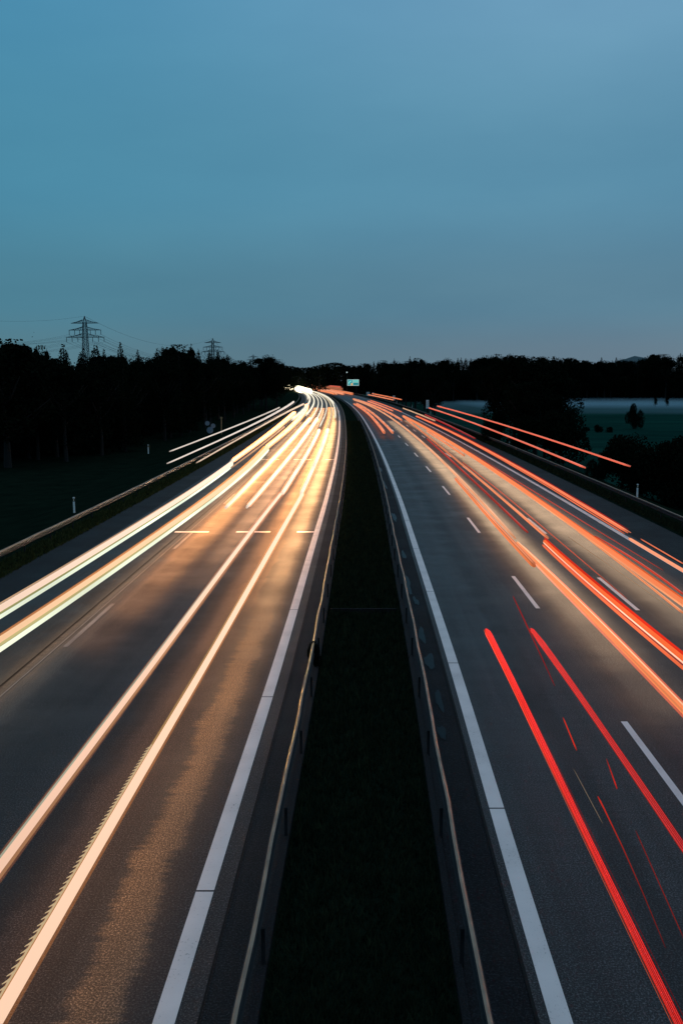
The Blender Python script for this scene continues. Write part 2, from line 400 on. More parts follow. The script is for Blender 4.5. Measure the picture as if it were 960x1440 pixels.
# ------------------------------------------------------------ light trails
def to_off(px, py, h):
    x, y = gp(px, py, h); return x - R(y), y
def cr(pts, y):
    """monotone smooth interpolation of a list (y, values...) at y"""
    if y <= pts[0][0]: return pts[0][1:]
    if y >= pts[-1][0]: return pts[-1][1:]
    for i in range(len(pts) - 1):
        if y <= pts[i + 1][0]: break
    t = (y - pts[i][0]) / (pts[i + 1][0] - pts[i][0])
    return tuple(a + (b - a) * t for a, b in zip(pts[i][1:], pts[i + 1][1:]))
def fit_line(L):
    """steady steering: the offset of a trail is a gentle polynomial of the distance"""
    n = len(L); deg = 1 if n <= 3 else 2
    y0, y1 = L[0][0], L[-1][0]; sc = max(1e-6, y1 - y0)
    A = [[0.0] * (deg + 2) for _ in range(deg + 1)]
    for y, o, *_ in L:
        # near points are measured far better than distant ones
        t = (y - y0) / sc; wt = (1.0 / max(y, 30)) * 1e2
        for i in range(deg + 1):
            for j in range(deg + 1): A[i][j] += wt * t ** (i + j)
            A[i][-1] += wt * o * t ** i
    for i in range(deg + 1):
        p = max(range(i, deg + 1), key=lambda r: abs(A[r][i])); A[i], A[p] = A[p], A[i]
        for r in range(deg + 1):
            if r != i:
                q = A[r][i] / A[i][i]; A[r] = [u - q * v for u, v in zip(A[r], A[i])]
    co = [A[i][-1] / A[i][i] for i in range(deg + 1)]
    return lambda y: sum(c * ((y - y0) / sc) ** k for k, c in enumerate(co))
def trail_path(h, pts, ypad=0):
    L = []
    for p in pts:
        if p[0] == 'm': _, o, y, w, pw = p
        else:
            px, py, wpx, pw = p; o, y = to_off(px, py, h)
            w = wpx * math.hypot(y, CAM_H) / F_PX
        L.append((y, o, w, pw))
    L.sort(); Y = ys(L[0][0] - ypad, L[-1][0]); tip = L[-1][0] * .006 + .12
    Y = [Y[0], Y[0] + tip] + [q for q in Y[1:-1] if Y[0] + tip < q < Y[-1] - tip] + [Y[-1] - tip, Y[-1]]
    fo = fit_line([q for q in L if h < .8 or True]) if pts[-1][0] != 'm' else (lambda y: cr(L, y)[0])
    if '-v' in DBG: print('TRAIL', h, ['%.1f:%.2f(%.2f)' % (q[0], q[1], fo(q[0])) for q in L])
    return [(y, fo(y)) + cr(L, y)[1:] for y in Y]
def streak(name, path, h, col, dx=0, dh=0, ws=1.0, ps=1.0, parent=None, origin=(0, 0, 0), sides=8, rel=0.0, vary=0.0):
    mb = MB(); pts = []; rad = []; pw = []; ya, yb = path[0][0], path[-1][0]
    for (y, o, w, p) in path:
        pts.append((R(y) + o + dx + rel * w - origin[0], y - origin[1], h + dh + (.5 * w * math.sqrt(max(0, 1 - 4 * rel * rel)) if rel else 0) - origin[2])); rad.append(max(.004, w / 2 * ws)); pw.append(p * ps)
    if vary:
        for i, (y, *_) in enumerate(path): pw[i] *= 1 + vary * math.sin(y * .37 + dx * 9) * math.cos(y * .11)
    # tapered tips: the lamp fades in and out
    rad[0] *= .6; rad[-1] *= .6; pw[0] *= .6; pw[-1] *= .6
    mb.tube(pts, rad, sides)
    o = mb.build(name, M['light'], parent, smooth=True)
    ca = o.data.color_attributes.new(name='glow', type='FLOAT_COLOR', domain='POINT')
    for i in range(len(pts)):
        for k in range(sides):
            ca.data[i * sides + k].color = (col[0] * pw[i], col[1] * pw[i], col[2] * pw[i], 1)
    return o
def trail(kind, label, h, pts, col, group, strands=(), glow=None, vary=0.0, flicker=None, core=(0, 0, 1)):
    path = trail_path(h, pts); y0 = path[0][0]
    org = (R(y0) + path[0][1], y0, 0.0)
    root = empty(kind, org); tag(root, label, 'light trail', group)
    streak('core', path, h, col, core[0], core[1], core[2], parent=root, origin=org, vary=vary)
    for (dx, dh, ws, c2, ps) in strands:
        streak('strand', path, h, c2, dx, dh, ws, ps, parent=root, origin=org, vary=.2)
    if not strands and h > .6 and len(path) > 6:
        br = tuple(min(1.0, c * 1.0 + .14) for c in col); dk = tuple(c * .55 for c in col)
        sh = random.Random(int(y0 * 10)).uniform(-.1, .1)
        for rl, ws, c2 in ((-.30 + sh, .16, dk), (-.12 + sh, .20, br), (.12 + sh, .10, dk), (.30 + sh, .16, br)):
            streak('strand', path, h, c2, 0, 0, ws, 1.0, parent=root, origin=org, vary=.25, rel=rl)
    if glow:
        gc, gs, gw = glow
        mb = MB(); P = []; Rr = []
        for (y, o, w, p) in path:
            P.append((R(y) + o - org[0], y - org[1], h)); Rr.append(min(w / 2 * gw, w / 2 + .24, h - .03))
        Rr[0] *= .25; Rr[-1] *= .25; Rr[1] *= .7; Rr[-2] *= .7
        mb.tube(P, Rr, 10); mb.build('glow', glow_for(gc, gs), root, smooth=True)
    if flicker:
        dx, yA, yB, step, c2, pwv = flicker
        mb = MB(); v = []; f = []
        def at(y): return R(y) + cr([(q[0], q[1]) for q in path], y)[0] + dx - org[0]
        y = yA
        while y < yB:      # a saw blade: spine with slanting teeth
            n = len(v); x = at(y)
            for z in (h - .006, h + .006): v += [(x, y - org[1], z), (x - .065, y - org[1] - step * .4, z), (x, y - org[1] + step * .35, z), (x + .03, y - org[1], z), (x + .03, y - org[1] + step, z), (x, y - org[1] + step, z)]
            f += [(n + 6, n + 7, n + 8, n + 11, n + 10, n + 9), (n, n + 3, n + 4, n + 5, n + 2, n + 1), (n, n + 1, n + 7, n + 6), (n + 1, n + 2, n + 8, n + 7), (n + 2, n + 5, n + 11, n + 8)]
            y += step
        mb.v = v; mb.f = f
        ob = mb.build('flicker', M['light'], root)
        ca = ob.data.color_attributes.new(name='glow', type='FLOAT_COLOR', domain='POINT')
        for q in ca.data: q.color = (c2[0] * pwv, c2[1] * pwv, c2[2] * pwv, 1)
    return root

PEACH = (1.0, .66, .46); WARM = (1.0, .80, .62); WHITE = (1.0, .88, .68); GREEN = (.80, .84, .55); ORG = (1.0, .24, .09); PINK = (1.0, .30, .17); RED = (.85, .035, .014); DRED = (.35, .012, .01); LORG = (1.0, .40, .20)
AMB = (1.0, .33, .06)
HG = 'headlight trails on the left carriageway'; TG = 'tail light trails on the right carriageway'; CG = 'marker light trails of a tall lorry'
hl = []
def H(label, h, pts, col=PEACH, **kw): hl.append((h, pts)); return trail('headlight_trail', label, h, pts, col, kw.pop('group', HG), **kw)
def T(label, h, pts, col=ORG, **kw): return trail('taillight_trail', label, h, pts, col, kw.pop('group', TG), **kw)
GW = ((1, .34, .10), .2, 1.7)
# inner lane pair running out of the bottom left
H('thick peach headlight trail running into the bottom left corner, nearest to the median', .65,
  [('m', -7.45, 5, .17, .95), (6, 1412, 17, 1.0), (172, 1132, 12.5, 1.05), (305, 903, 7.5, 1.15), (375, 787, 6.2, 1.3), (425, 694, 4.8, 1.5)], PEACH,
  strands=((-.11, -.02, .25, (.55, .22, .07), .8), (-.15, -.02, .15, (.6, .45, .2), .5)), glow=(AMB, .12, 1.6), flicker=(-.15, 11, 20, .17, (.9, .66, .38), .6))
H('thick peach headlight trail leaving at the left edge, second from the median', .65,
  [('m', -8.9, 5, .2, .8), (0, 1222, 14, .9), (124, 1069, 11, .98), (240, 898, 7.5, 1.1), (325, 781, 6, 1.3), (397, 694, 4.8, 1.5)], (1.0, .63, .45),
  strands=((-.11, .02, .3, (.45, .45, .34), .8), (.09, -.02, .4, (.5, .24, .12), .8)), glow=((1, .30, .09), .08, 1.8))
H('thin bright headlight trail beside the median, ending above the thick peach one', .62, [(423, 696, 5, 1.25), (445, 645, 4.5, 1.4), (461, 604, 4, 1.7)], WARM, glow=GW)
H('thin bright headlight trail second from the median, above the thick peach one', .62, [(396, 696, 5, 1.25), (425, 648, 4.5, 1.4), (449, 605, 4, 1.7)], WARM, glow=GW)
H('white headlight trail in the middle lane ending in open road, left one of the pair', .65, [(317, 715, 4, 1.25), (351, 680, 4.5, 1.4), (400, 629, 4, 1.7), (436, 589, 3.5, 1.9)], WARM, glow=GW)
H('white headlight trail in the middle lane ending in open road, right one of the pair', .65, [(347, 714, 4, 1.25), (376, 680, 4.5, 1.4), (415, 633, 4, 1.7), (446, 589, 3.5, 1.9)], WARM, glow=GW)
# outer lane lorry pair
H('wide banded white headlight trail nearest the left hard shoulder, with a comb-like upper edge', .85,
  [('m', -16.2, 12, .3, .9), (0, 858, 9, .95), (147, 767, 7, 1.1), (233, 713, 6, 1.2), (327, 651, 6, 1.5)], (1.0, .72, .55),
  strands=((.06, -.26, .6, (.88, .95, .74), 1.0), (.03, -.13, .45, (.34, .33, .13), 1.0), (-.1, .12, .25, (.8, .5, .3), .6)), flicker=(-.19, 30, 48, .3, (.9, .66, .5), .6))
H('wide banded white headlight trail in the outer lane, inner one of the lorry pair', .85,
  [('m', -14.7, 12, .3, .9), (0, 898, 8, .95), (160, 796, 6.5, 1.1), (267, 718, 6, 1.2), (376, 629, 6, 1.5)], (1.0, .62, .36),
  strands=((.06, -.27, .8, (.88, .92, .70), 1.0), (.03, -.14, .5, (.5, .42, .18), 1.0)), glow=(AMB, .1, 1.7))
H('bright narrow headlight trail continuing the outermost banded one towards the bend', .8, [(325, 650, 3.4, 1.3), (380, 608, 3.4, 1.3), (415, 580, 3.0, 1.3)], WARM, glow=((1, .34, .1), .25, 1.9))
H('bright narrow headlight trail continuing the inner banded one towards the bend', .8, [(374, 630, 3.4, 1.3), (400, 607, 3.4, 1.3), (419, 592, 3.4, 1.3), (431, 570, 3.4, 1.3)], WARM, glow=((1, .34, .1), .25, 1.9))
H('soft brownish headlight trail squeezed between the two banded lorry trails', .7, [(325, 658, 2, .5), (365, 628, 2, .8), (400, 600, 2, 1)], (1.0, .5, .25))
# trails of the far bend, laid along the carriageway
YF = [180, 215, 250, 300, 360, 430, 520, 620, 740, 860]
def far_trail(label, off, h, y0, y1, w, pw, col, maker):
    P = [('m', off + .12 * math.sin(y * .01 + off), y, w * (1 + y / 900), pw) for y in [y0] + [q for q in YF if y0 + 10 < q < y1 - 10] + [y1]]
    return maker(label, h, P, col)
far_trail('short white headlight trail hugging the inner edge line where the road bends', -6.6, .65, 205, 620, 0.29, 1.1, WHITE, H)
far_trail('yellow white headlight trail dropping straight down in the bend, beside the edge line one', -7.6, .65, 155, 640, 0.24, 0.8, (1, .8, .5), H)
far_trail('creamy headlight trail between the lanes at the bend', -8.9, .65, 165, 560, 0.20, 1.1, WHITE, H)
far_trail('white headlight trail of the middle lane, left one of two in the bend', -11.6, .65, 190, 700, 0.26, 1.2, WHITE, H)
far_trail('white headlight trail of the middle lane, right one of two in the bend', -10.3, .65, 180, 700, 0.26, 1.2, WHITE, H)
far_trail('broad white headlight trail of the outer lane at the bend', -15.2, .8, 190, 720, 0.46, 1.2, WHITE, H)
far_trail('broad white headlight trail between middle and outer lane at the bend', -13.4, .8, 215, 760, 0.40, 1.2, WHITE, H)
far_trail('glaring far headlight trail at the very end of the bend, low and wide', -12.0, 1.5, 600, 980, 2.0, 3.5, (1, .86, .6), H)
far_trail('glaring far headlight trail at the very end of the bend, beside the wood', -15.6, 2.0, 660, 980, 2.6, 3.5, (1, .84, .55), H)
far_trail('far headlight trail on the sweep of the bend by the median rail', -6.2, .7, 330, 900, 0.40, 1.2, WHITE, H)
far_trail('far headlight trail on the sweep of the bend along the hard shoulder', -16.0, 1.0, 400, 900, 0.58, 1.2, WHITE, H)
# tall lorry marker lights, left
def C(kind, label, h, pts, col): return trail(kind, label, h, pts, col, CG)
C('marker_light_trail', 'thin white marker light trail highest above the left hard shoulder', 3.8, [(239, 635, 1.6, .75), (300, 611, 1.6, .8), (345, 594, 1.6, .8), (393, 573, 1.6, .7)], (.95, .80, .70))
C('marker_light_trail', 'thin white marker light trail just above the left guardrail', 3.0, [(235, 652, 1.8, .8), (300, 623, 1.8, .9), (350, 600, 2, .9), (385, 582, 2.4, .9), (413, 565, 2.4, 1)], (1, .82, .72))
C('marker_light_trail', 'short thin white marker light trail over the left hard shoulder below the guardrail', 3.0, [(277, 651, 1.8, .7), (345, 611, 1.8, .9), (400, 582, 2, 1), (427, 568, 2.2, 1)], (1, .70, .5))
# right carriageway -- near red pair
T('soft deep red tail light trail in the inner lane running to the bottom right corner', .85,
  [('m', 1.2, 6, .05, .5), (953, 1440, 2.6, .45), (868, 1264, 2.6, .6), (810, 1147, 2.6, .7), (739, 996, 2.6, .9), (683, 885, 2.6, 1.1)], (.72, .035, .012),
  strands=((-0.083, -0.014, .14, (1, .16, .06), .9), (-0.054, 0.036, .10, (.9, .05, .02), .9), (-0.032, 0.036, .07, (.25, .01, .006), 1), (0.000, 0.014, .12, (.5, .016, .007), .8), (0.029, 0.014, .06, (.3, .01, .005), .8), (0.061, 0.000, .09, (.42, .014, .006), .8), (0.101, 0.000, .05, (.35, .012, .006), .8)), core=(-.05, -.02, .45), glow=((1, .018, .007), .45, 3.4))
T('soft deep red tail light trail in the inner lane, right one of the near pair', .85,
  [('m', 2.72, 8, .05, .2), (960, 1190, 2.6, .3), (906, 1112, 2.6, .42), (860, 1046, 2.6, .55), (810, 971, 2.6, .8), (746, 884, 2.6, 1.05)], (.6, .025, .010),
  strands=((-0.072, 0.000, .12, (.9, .08, .03), .8), (-0.043, 0.022, .08, (.3, .01, .006), .9), (0.000, 0.014, .12, (.45, .016, .008), .8), (0.036, 0.007, .08, (.3, .01, .005), .8), (0.072, 0.007, .07, (.32, .012, .005), .8)), core=(-.06, -.02, .35), glow=((1, .018, .007), .25, 3.2))
T('hair-thin dark red trail crossing between the near red pair from the lane dash', .5, [(779, 965, 1.2, .5), (743, 883, 1.6, .9), (720, 838, 1.3, .7)], DRED)
T('short thin red trail inside the near red pair, the uppermost of the small ones', .5, [(810, 1055, 1.8, .9), (800, 1030, 2, .9), (791, 1009, 1.5, .8)], (.6, .03, .015))
T('short thin dotted red trail inside the near red pair, right of the uppermost', .5, [(867, 1109, 2.2, .9), (860, 1090, 1.4, .6), (852, 1067, 1.2, .5)], (.6, .025, .015))
T('long thin fading red trail inside the near red pair running towards the lower right', .5, [(935, 1333, 1.0, .25), (890, 1225, 1.2, .4), (855, 1150, 1.8, .7), (840, 1120, 2.2, .9)], (.55, .03, .018))
T('thin faint red trail at the right edge beside the near red pair', .5, [(960, 1318, 1.2, .35), (925, 1240, 1.2, .4), (893, 1168, 1.2, .35)], (.5, .03, .02))
T('pale hair-thin scratch of light inside the near red pair', .5, [(847, 1158, .9, .25), (826, 1120, .9, .3), (806, 1081, .8, .25)], (.6, .45, .3))
# middle lane
T('broad orange tail light trail of the middle lane leaving at the right edge, brightest', .85,
  [('m', 5.0, 12, .15, .9), (960, 995, 10, .95), (907, 941, 9.5, 1.0), (840, 878, 8.5, 1.05), (790, 827, 7, 1.1), (760, 797, 5.5, 1.1), (727, 763, 4, 1.1)], (1, .27, .10),
  strands=((.035, .07, .35, (1, .52, .30), 1.15), (-.07, .03, .3, (1, .30, .12), .9)), glow=((1, .12, .03), .2, 1.6))
T('orange tail light trail of the middle lane ending bluntly beside a lane dash', .85,
  [(752, 796, 7.5, .75), (727, 772, 7, .9), (700, 741, 6, 1), (673, 710, 5, 1.0), (640, 673, 4, 1.0)], (1, .25, .09))
T('slim curved orange tail light trail joining the far bend with the middle lane', .85,
  [(727, 757, 4, 1.0), (695, 724, 4, 1.0), (670, 695, 3.5, 1.0), (640, 672, 3.5, 1.05), (621, 652, 3.2, 1.05), (600, 629, 2.6, 1.0), (581, 611, 2.4, 1), (560, 594, 2, 1), (540, 580, 1.8, .95), (515, 569, 1.8, .9), (497, 562, 1.8, .9)], LORG)
T('wide red and orange tail light trail with a white hot strand, over the second line', .9,
  [('m', 6.6, 18, .12, .9), (960, 925, 7, .95), (893, 871, 6.5, 1), (850, 836, 6, 1.0), (807, 800, 5.5, 1), (765, 760, 4, 1)], (1, .16, .045),
  strands=((-.04, -.08, .38, (1, .62, .42), 1.15), (.02, .13, .6, (.75, .03, .012), .95), (-.06, -.22, .7, (1, .18, .07), .9)), glow=((1, .05, .02), .25, 1.8))
T('slim orange tail light trail running along the second lane line from the bend', .9,
  [(767, 757, 4, 1), (738, 728, 3.5, 1), (705, 699, 3.2, 1), (684, 681, 3, 1), (655, 659, 2.6, .9), (632, 640, 2.4, .7), (610, 621, 2.2, .7), (585, 600, 2.2, .9), (566, 585, 2.4, 1)], (1, .28, .12))
T('dim dark red tail light trail below the slim orange one at the second lane line', .7,
  [(742, 749, 3, .8), (700, 710, 3, .7), (660, 671, 2.6, .7), (630, 644, 2.2, .9), (600, 617, 2, .8)], (.55, .035, .02))
# right lane
T('broad salmon tail light trail in the right lane, from the bend to the right edge', .9,
  [('m', 8.7, 24, .15, .9), (960, 850, 7, .9), (900, 806, 6.5, .95), (840, 760, 6.5, 1), (800, 733, 5.5, 1), (767, 717, 5.5, 1), (713, 674, 5.5, 1), (670, 644, 5, 1), (621, 614, 3.8, 1), (590, 597, 3.2, 1), (566, 585, 2.8, .95)], (1, .26, .10),
  strands=((-.07, -.08, .42, (1, .36, .17), 1.0), (.05, .10, .35, (1, .15, .04), .9)))
T('slim salmon tail light trail ending just left of the broad one in the right lane', .9, [(653, 641, 3, .9), (630, 626, 2.8, 1), (600, 606, 2.4, 1)], (1, .28, .12))
T('lowest orange strand of the right lane, beside a dark red band, at the right edge', .75, [(960, 862, 3.5, .9), (900, 815, 3, 1), (840, 767, 2.5, .9), (810, 746, 2, .8)], (1, .3, .12))
T('triple striped red tail light trail crossing the outer edge line of the right carriageway', 1.0,
  [(883, 749, 3.0, .95), (840, 724, 2.8, 1), (800, 701, 2.6, 1), (755, 672, 2.4, 1), (713, 648, 2.2, 1), (670, 626, 2, 1), (629, 605, 1.8, 1), (585, 585, 1.6, 1)], (1, .22, .10),
  strands=((.16, .0, .55, (1, .28, .14), 1.0), (-.16, -.06, .5, (1, .2, .08), .95), (.02, .16, .5, (.6, .03, .02), .7)))
T('orange tail light trail lying over the outer edge line at the right border', .55, [('m', 11.2, 30, .12, .9), (960, 803, 5, 1), (920, 778, 4.5, 1), (883, 757, 4, 1)], (1, .36, .2))
T('very thin orange tail light trail over the right hard shoulder at the picture border', .8, [(960, 793, 1.6, .9), (930, 775, 1.6, .9), (900, 758, 1.4, .8)], (1, .2, .08))
T('dark red tail light band above the broad salmon trail at the right border', .95, [(960, 836, 3.0, .8), (920, 806, 2.8, .9), (875, 777, 2.4, .9), (836, 754, 1.8, .7)], (.75, .05, .02))
T('fine red tail light streak between broad salmon trail and outer edge line', .8, [(930, 802, 1.0, .5), (860, 757, 1.1, .7), (780, 710, 1.2, .8), (720, 673, 1.2, .8), (660, 636, 1.2, .6)], (.7, .06, .03))
T('fine orange tail light streak just right of the second lane line', .8, [(880, 842, 1.2, .5), (820, 790, 1.2, .7), (760, 738, 1.2, .8), (700, 690, 1.2, .8), (650, 650, 1.2, .6)], (.9, .12, .05))
T('pale scratch of light on the asphalt under the broad salmon trail', .3, [(950, 858, .9, .3), (880, 815, .9, .35), (800, 755, .9, .3)], (.9, .6, .4))
C('marker_light_trail', 'long thin red marker light trail high over the right verge, the upper one', 3.9,
  [(880, 656, 2.4, .95), (808, 628, 2.2, 1), (754, 611, 2, 1), (700, 596, 1.8, 1), (655, 583, 1.7, 1), (616, 571, 1.6, 1)], (.95, .17, .10))
C('marker_light_trail', 'long thin red marker light trail high over the right verge, the lower one', 3.9,
  [(820, 658, 2.6, 1), (754, 628, 2.2, 1), (700, 608, 2, 1), (655, 592, 1.8, 1), (603, 573.5, 1.6, 1)], (.95, .17, .10))
C('marker_light_trail', 'dim reddish marker light trail low along the outer edge line near the bend', 1.6,
  [(668, 617, 2, .6), (640, 603, 2, .8), (615, 591, 2, .8), (597, 583, 1.6, .8)], (.5, .03, .03))
C('marker_light_trail', 'thin cream marker light trail rising from the outer edge line near the bend', 1.4,
  [(612, 592, 1.6, .6), (597, 586, 1.6, .8), (580, 579, 1.4, .8), (566, 574, 1.2, .8)], (1, .55, .32))
# bend, right carriageway
T('short fat orange tail light trail near the bend, left one of the pair', .85, [(540, 609, 4, 1), (530, 594, 3.5, 1), (517, 582, 3, 1), (505, 572, 2.4, 1), (497, 568, 2, .9)], (1, .26, .12))
T('short fat orange tail light trail near the bend, right one of the pair', .85, [(552, 609, 3.4, 1), (541, 596, 3, 1), (530, 587, 2.8, 1), (515, 575, 2.4, 1), (501, 567.5, 2, .9)], (1, .28, .13))
T('curved salmon tail light trail above the fat pair near the bend', .85, [(565, 591, 2.4, 1), (548, 581, 2.4, 1), (530, 572.5, 2.2, 1), (512, 565.5, 2, 1), (496, 561, 2, .9)], (1, .28, .13))
T('thin salmon tail light trail of the right lane near the bend, the upper of two', .9, [(566, 579.5, 1.4, .8), (545, 572, 1.5, .9), (521, 563, 1.4, .9)], (1, .22, .11))
T('thin salmon tail light trail of the right lane near the bend, the lower of two', .9, [(553, 578, 1.6, .9), (535, 571, 1.7, 1), (517, 564, 1.6, 1)], (1, .28, .15))
C('marker_light_trail', 'thin orange marker light trail high over the far right verge, upper one', 3.8, [(567, 562, 1.3, .9), (545, 558.5, 1.4, .9), (524, 553.5, 1.2, .9)], (1, .24, .10))
C('marker_light_trail', 'thin orange marker light trail high over the far right verge, lower one', 3.8, [(555, 562.5, 1.3, .9), (537, 559.5, 1.4, 1), (518, 555, 1.2, .9)], (1, .3, .15))
far_trail('orange tail light trail sweeping round the far bend in the inner lane', 1.4, .9, 560, 1080, .7, 1.0, (1, .30, .13), T)
far_trail('orange tail light trail sweeping round the far bend in the inner lane, outer one', 3.0, .9, 560, 1080, .7, 1.0, (1, .36, .18), T)
far_trail('orange tail light trail sweeping round the far bend in the middle lane', 6.2, 1.0, 545, 1100, .8, 1.0, (1, .34, .18), T)
far_trail('orange tail light trail sweeping round the far bend in the right lane', 10.4, 1.2, 530, 1120, .8, .9, (1, .26, .1), T)
far_trail('dim red marker light trail of a lorry on the far bend', 10.2, 4.2, 640, 1080, .7, .8, (.8, .12, .06), T)
far_trail('dusky orange marker light trail of a lorry on the far bend', 7.2, 3.4, 580, 1000, .9, .5, (.8, .25, .12), T)

def interp(tab, x):
    if x <= tab[0][0]: return tab[0][1]
    for (a, b), (c, d) in zip(tab, tab[1:]):
        if x <= c: return b + (d - b) * (x - a) / (c - a)
    return tab[-1][1]
# unseen spots added beside the lanes, standing for car lamps at successive places
def lamp(x, y, h, toward, power, col, half=12.0, down=2.0):
    d = bpy.data.lights.new('traffic_fill', 'SPOT'); d.energy = power; d.color = col; d.spot_size = math.radians(half * 2); d.spot_blend = 1.0
    d.shadow_soft_size = 0.07
    o = bpy.data.objects.new('traffic_fill_light', d); COL.objects.link(o); o.location = (x, y, h)
    o.rotation_euler = (math.radians(90 - down), 0, PI if toward < 0 else 0); return o
def lamps(off, y0, y1, step, power, col, toward, h=.65, ramp=0, yaw=0, **kw):
    y = y0; y00 = y0
    while y < y1:
        sl = (R(y + 3) - R(y - 3)) / 6
        o = lamp(R(y) + off, y, h, toward, power * (step / 5) * (min(1, .12 + (y - y00) / ramp) * min(1, 75 / y) ** 1.4 if ramp else 1), col, **kw); o.rotation_euler[2] -= math.atan(sl) - math.radians(yaw)
        y += step; step *= 1.02
RAIL_FILLS = [(-6.9, 26, 260, 3, 2500, (1, .50, .12), -1, 20), (-6.9, 14, 26, 3, 190, (1, .5, .2), -1, 20), (1.4, 8, 80, 3, 480, (1, .36, .16), -1, -19), (-16.3, 40, 220, 4, 5500, (1, .62, .36), -1, -22)]  # added unseen spots, aimed at the guardrails to warm their tops
for args in RAIL_FILLS: lamps(*args[:7], half=9, down=-5.5, yaw=args[7])
def lit_lane(off, width, tab, col, seg=5.0):
    """unseen area lights added low over the lane, standing for car lamps swept along"""
    y = tab[0][0]
    while y < tab[-1][0]:
        L = interp(tab, y + seg / 2)
        d = bpy.data.lights.new('traffic_fill', 'AREA'); d.shape = 'RECTANGLE'; d.size = width; d.size_y = seg * 1.02; d.color = col
        d.energy = 1.3 * PI * L * width * seg
        o = bpy.data.objects.new('traffic_fill_light', d); COL.objects.link(o); o.location = (R(y + seg / 2) + off, y + seg / 2, .58)
        o.rotation_euler = (0, 0, -math.atan((R(y + 3) - R(y - 3)) / 6)); y += seg; seg *= 1.03
AMBL = (1.0, .40, .13)
lit_lane(-6.75, .9, [(9, .4), (16, .75), (24, 1.25), (36, 2.8), (50, 8), (80, 13), (150, 12), (300, 8)], (1, .50, .20))
lit_lane(-8.1, .8, [(9, .8), (25, 1.2), (45, 3), (70, 10), (110, 14), (300, 8)], AMBL)
lit_lane(-10.2, 1.0, [(40, .2), (52, 3.5), (75, 8), (120, 12), (300, 8)], (1, .48, .22))
lit_lane(-12.1, 1.3, [(30, .2), (42, 2.5), (60, 9), (110, 13), (300, 8)], AMBL)
lit_lane(-13.6, .6, [(18, .9), (30, 1.6), (50, 3), (110, 5), (200, 4)], (1, .55, .28))
lit_lane(5.7, 1.5, [(24, .2), (34, 2.0), (55, 3.6), (110, 3.2), (200, 1.5)], (1, .66, .38))
lit_lane(9.7, 1.8, [(26, .4), (40, 2.2), (60, 3.4), (110, 3.0), (200, 1.5)], (1, .66, .38))

# ------------------------------------------------------------------ trees
def crown_mesh(kind, seed, n):
    rnd = random.Random(seed); v = []; f = []
    blobs = []
    if kind == 'broad':
        for k in range(15):
            a = rnd.uniform(0, 6.28); r = rnd.uniform(0, .26); z = rnd.uniform(.3, .86)
            blobs.append((r * math.cos(a), r * math.sin(a), z, rnd.uniform(.10, .19)))
        for k in range(8):
            a = rnd.uniform(0, 6.28); r = rnd.uniform(0, .16); blobs.append((r * math.cos(a), r * math.sin(a), rnd.uniform(.78, .93), rnd.uniform(.04, .08)))
    elif kind == 'bush':
        for k in range(16):
            a = rnd.uniform(0, 6.28); r = rnd.uniform(0, .55); blobs.append((r * math.cos(a), r * math.sin(a), rnd.uniform(.15, .7) * (1 - .4 * r), rnd.uniform(.16, .3)))
    leaf = .0115 if kind != 'bush' else .022
    for i in range(n):
        if kind == 'pine':
            t = 1 - math.sqrt(1 - rnd.random()); lev = math.floor(t * 24) / 24 + rnd.uniform(0, .04)
            a = rnd.choice(range(9)) * .7 + lev * 17 + rnd.gauss(0, .13); rr = (1 - lev) ** .85 * .21 * rnd.uniform(.1, 1.0) ** .6 + .006
            c = Vector((rr * math.cos(a), rr * math.sin(a), .10 + lev * .9 - rr * .22)); s = leaf * rnd.uniform(.5, 1.0)
        else:
            b = rnd.choice(blobs); d = Vector((rnd.gauss(0, 1), rnd.gauss(0, 1), rnd.gauss(0, 1))).normalized() * b[3] * rnd.uniform(.45, 1.0) ** .5 * rnd.uniform(.85, 1.12)
            c = Vector(b[:3]) + d; s = leaf * rnd.uniform(.6, 1.3)
            if c.z > .99: c.z = .99
        ax = Vector((rnd.gauss(0, 1), rnd.gauss(0, 1), rnd.gauss(0, 1))).normalized(); p = ax.orthogonal().normalized(); q = ax.cross(p)
        m = len(v); v += [tuple(c + p * s), tuple(c + q * s * .7), tuple(c - p * s), tuple(c - q * s * .7)]; f.append((m, m + 1, m + 2, m + 3))
    me = bpy.data.meshes.new('crown'); me.from_pydata(v, [], f); me.materials.append(M['leaf']); return me
def trunk_mesh(kind, seed):
    rnd = random.Random(seed); mb = MB()
    top = .95 if kind == 'pine' else .72
    mb.tube([(0, 0, -.03), (.005, 0, .2), (-.005, .01, .5), (0, 0, top)], [.022, .016, .011, .003], 7)
    if kind == 'broad':
        for k in range(8):
            a = rnd.uniform(0, 6.28); z = rnd.uniform(.25, .55); l = rnd.uniform(.15, .28)
            mb.tube([(0, 0, z), (l * .5 * math.cos(a), l * .5 * math.sin(a), z + .08), (l * math.cos(a), l * math.sin(a), z + .22)], [.009, .006, .002], 5)
    me = bpy.data.meshes.new('trunk'); me.from_pydata(mb.v, [], mb.f); me.materials.append(M['bark']); return me
PROTO = {}
for kd, cnt, n in (('broad', 5, 10500), ('pine', 3, 7500), ('bush', 3, 8500)):
    PROTO[kd] = [(crown_mesh(kd, 11 * k + len(kd), n), trunk_mesh(kd, k)) for k in range(cnt)]
ntree = 0
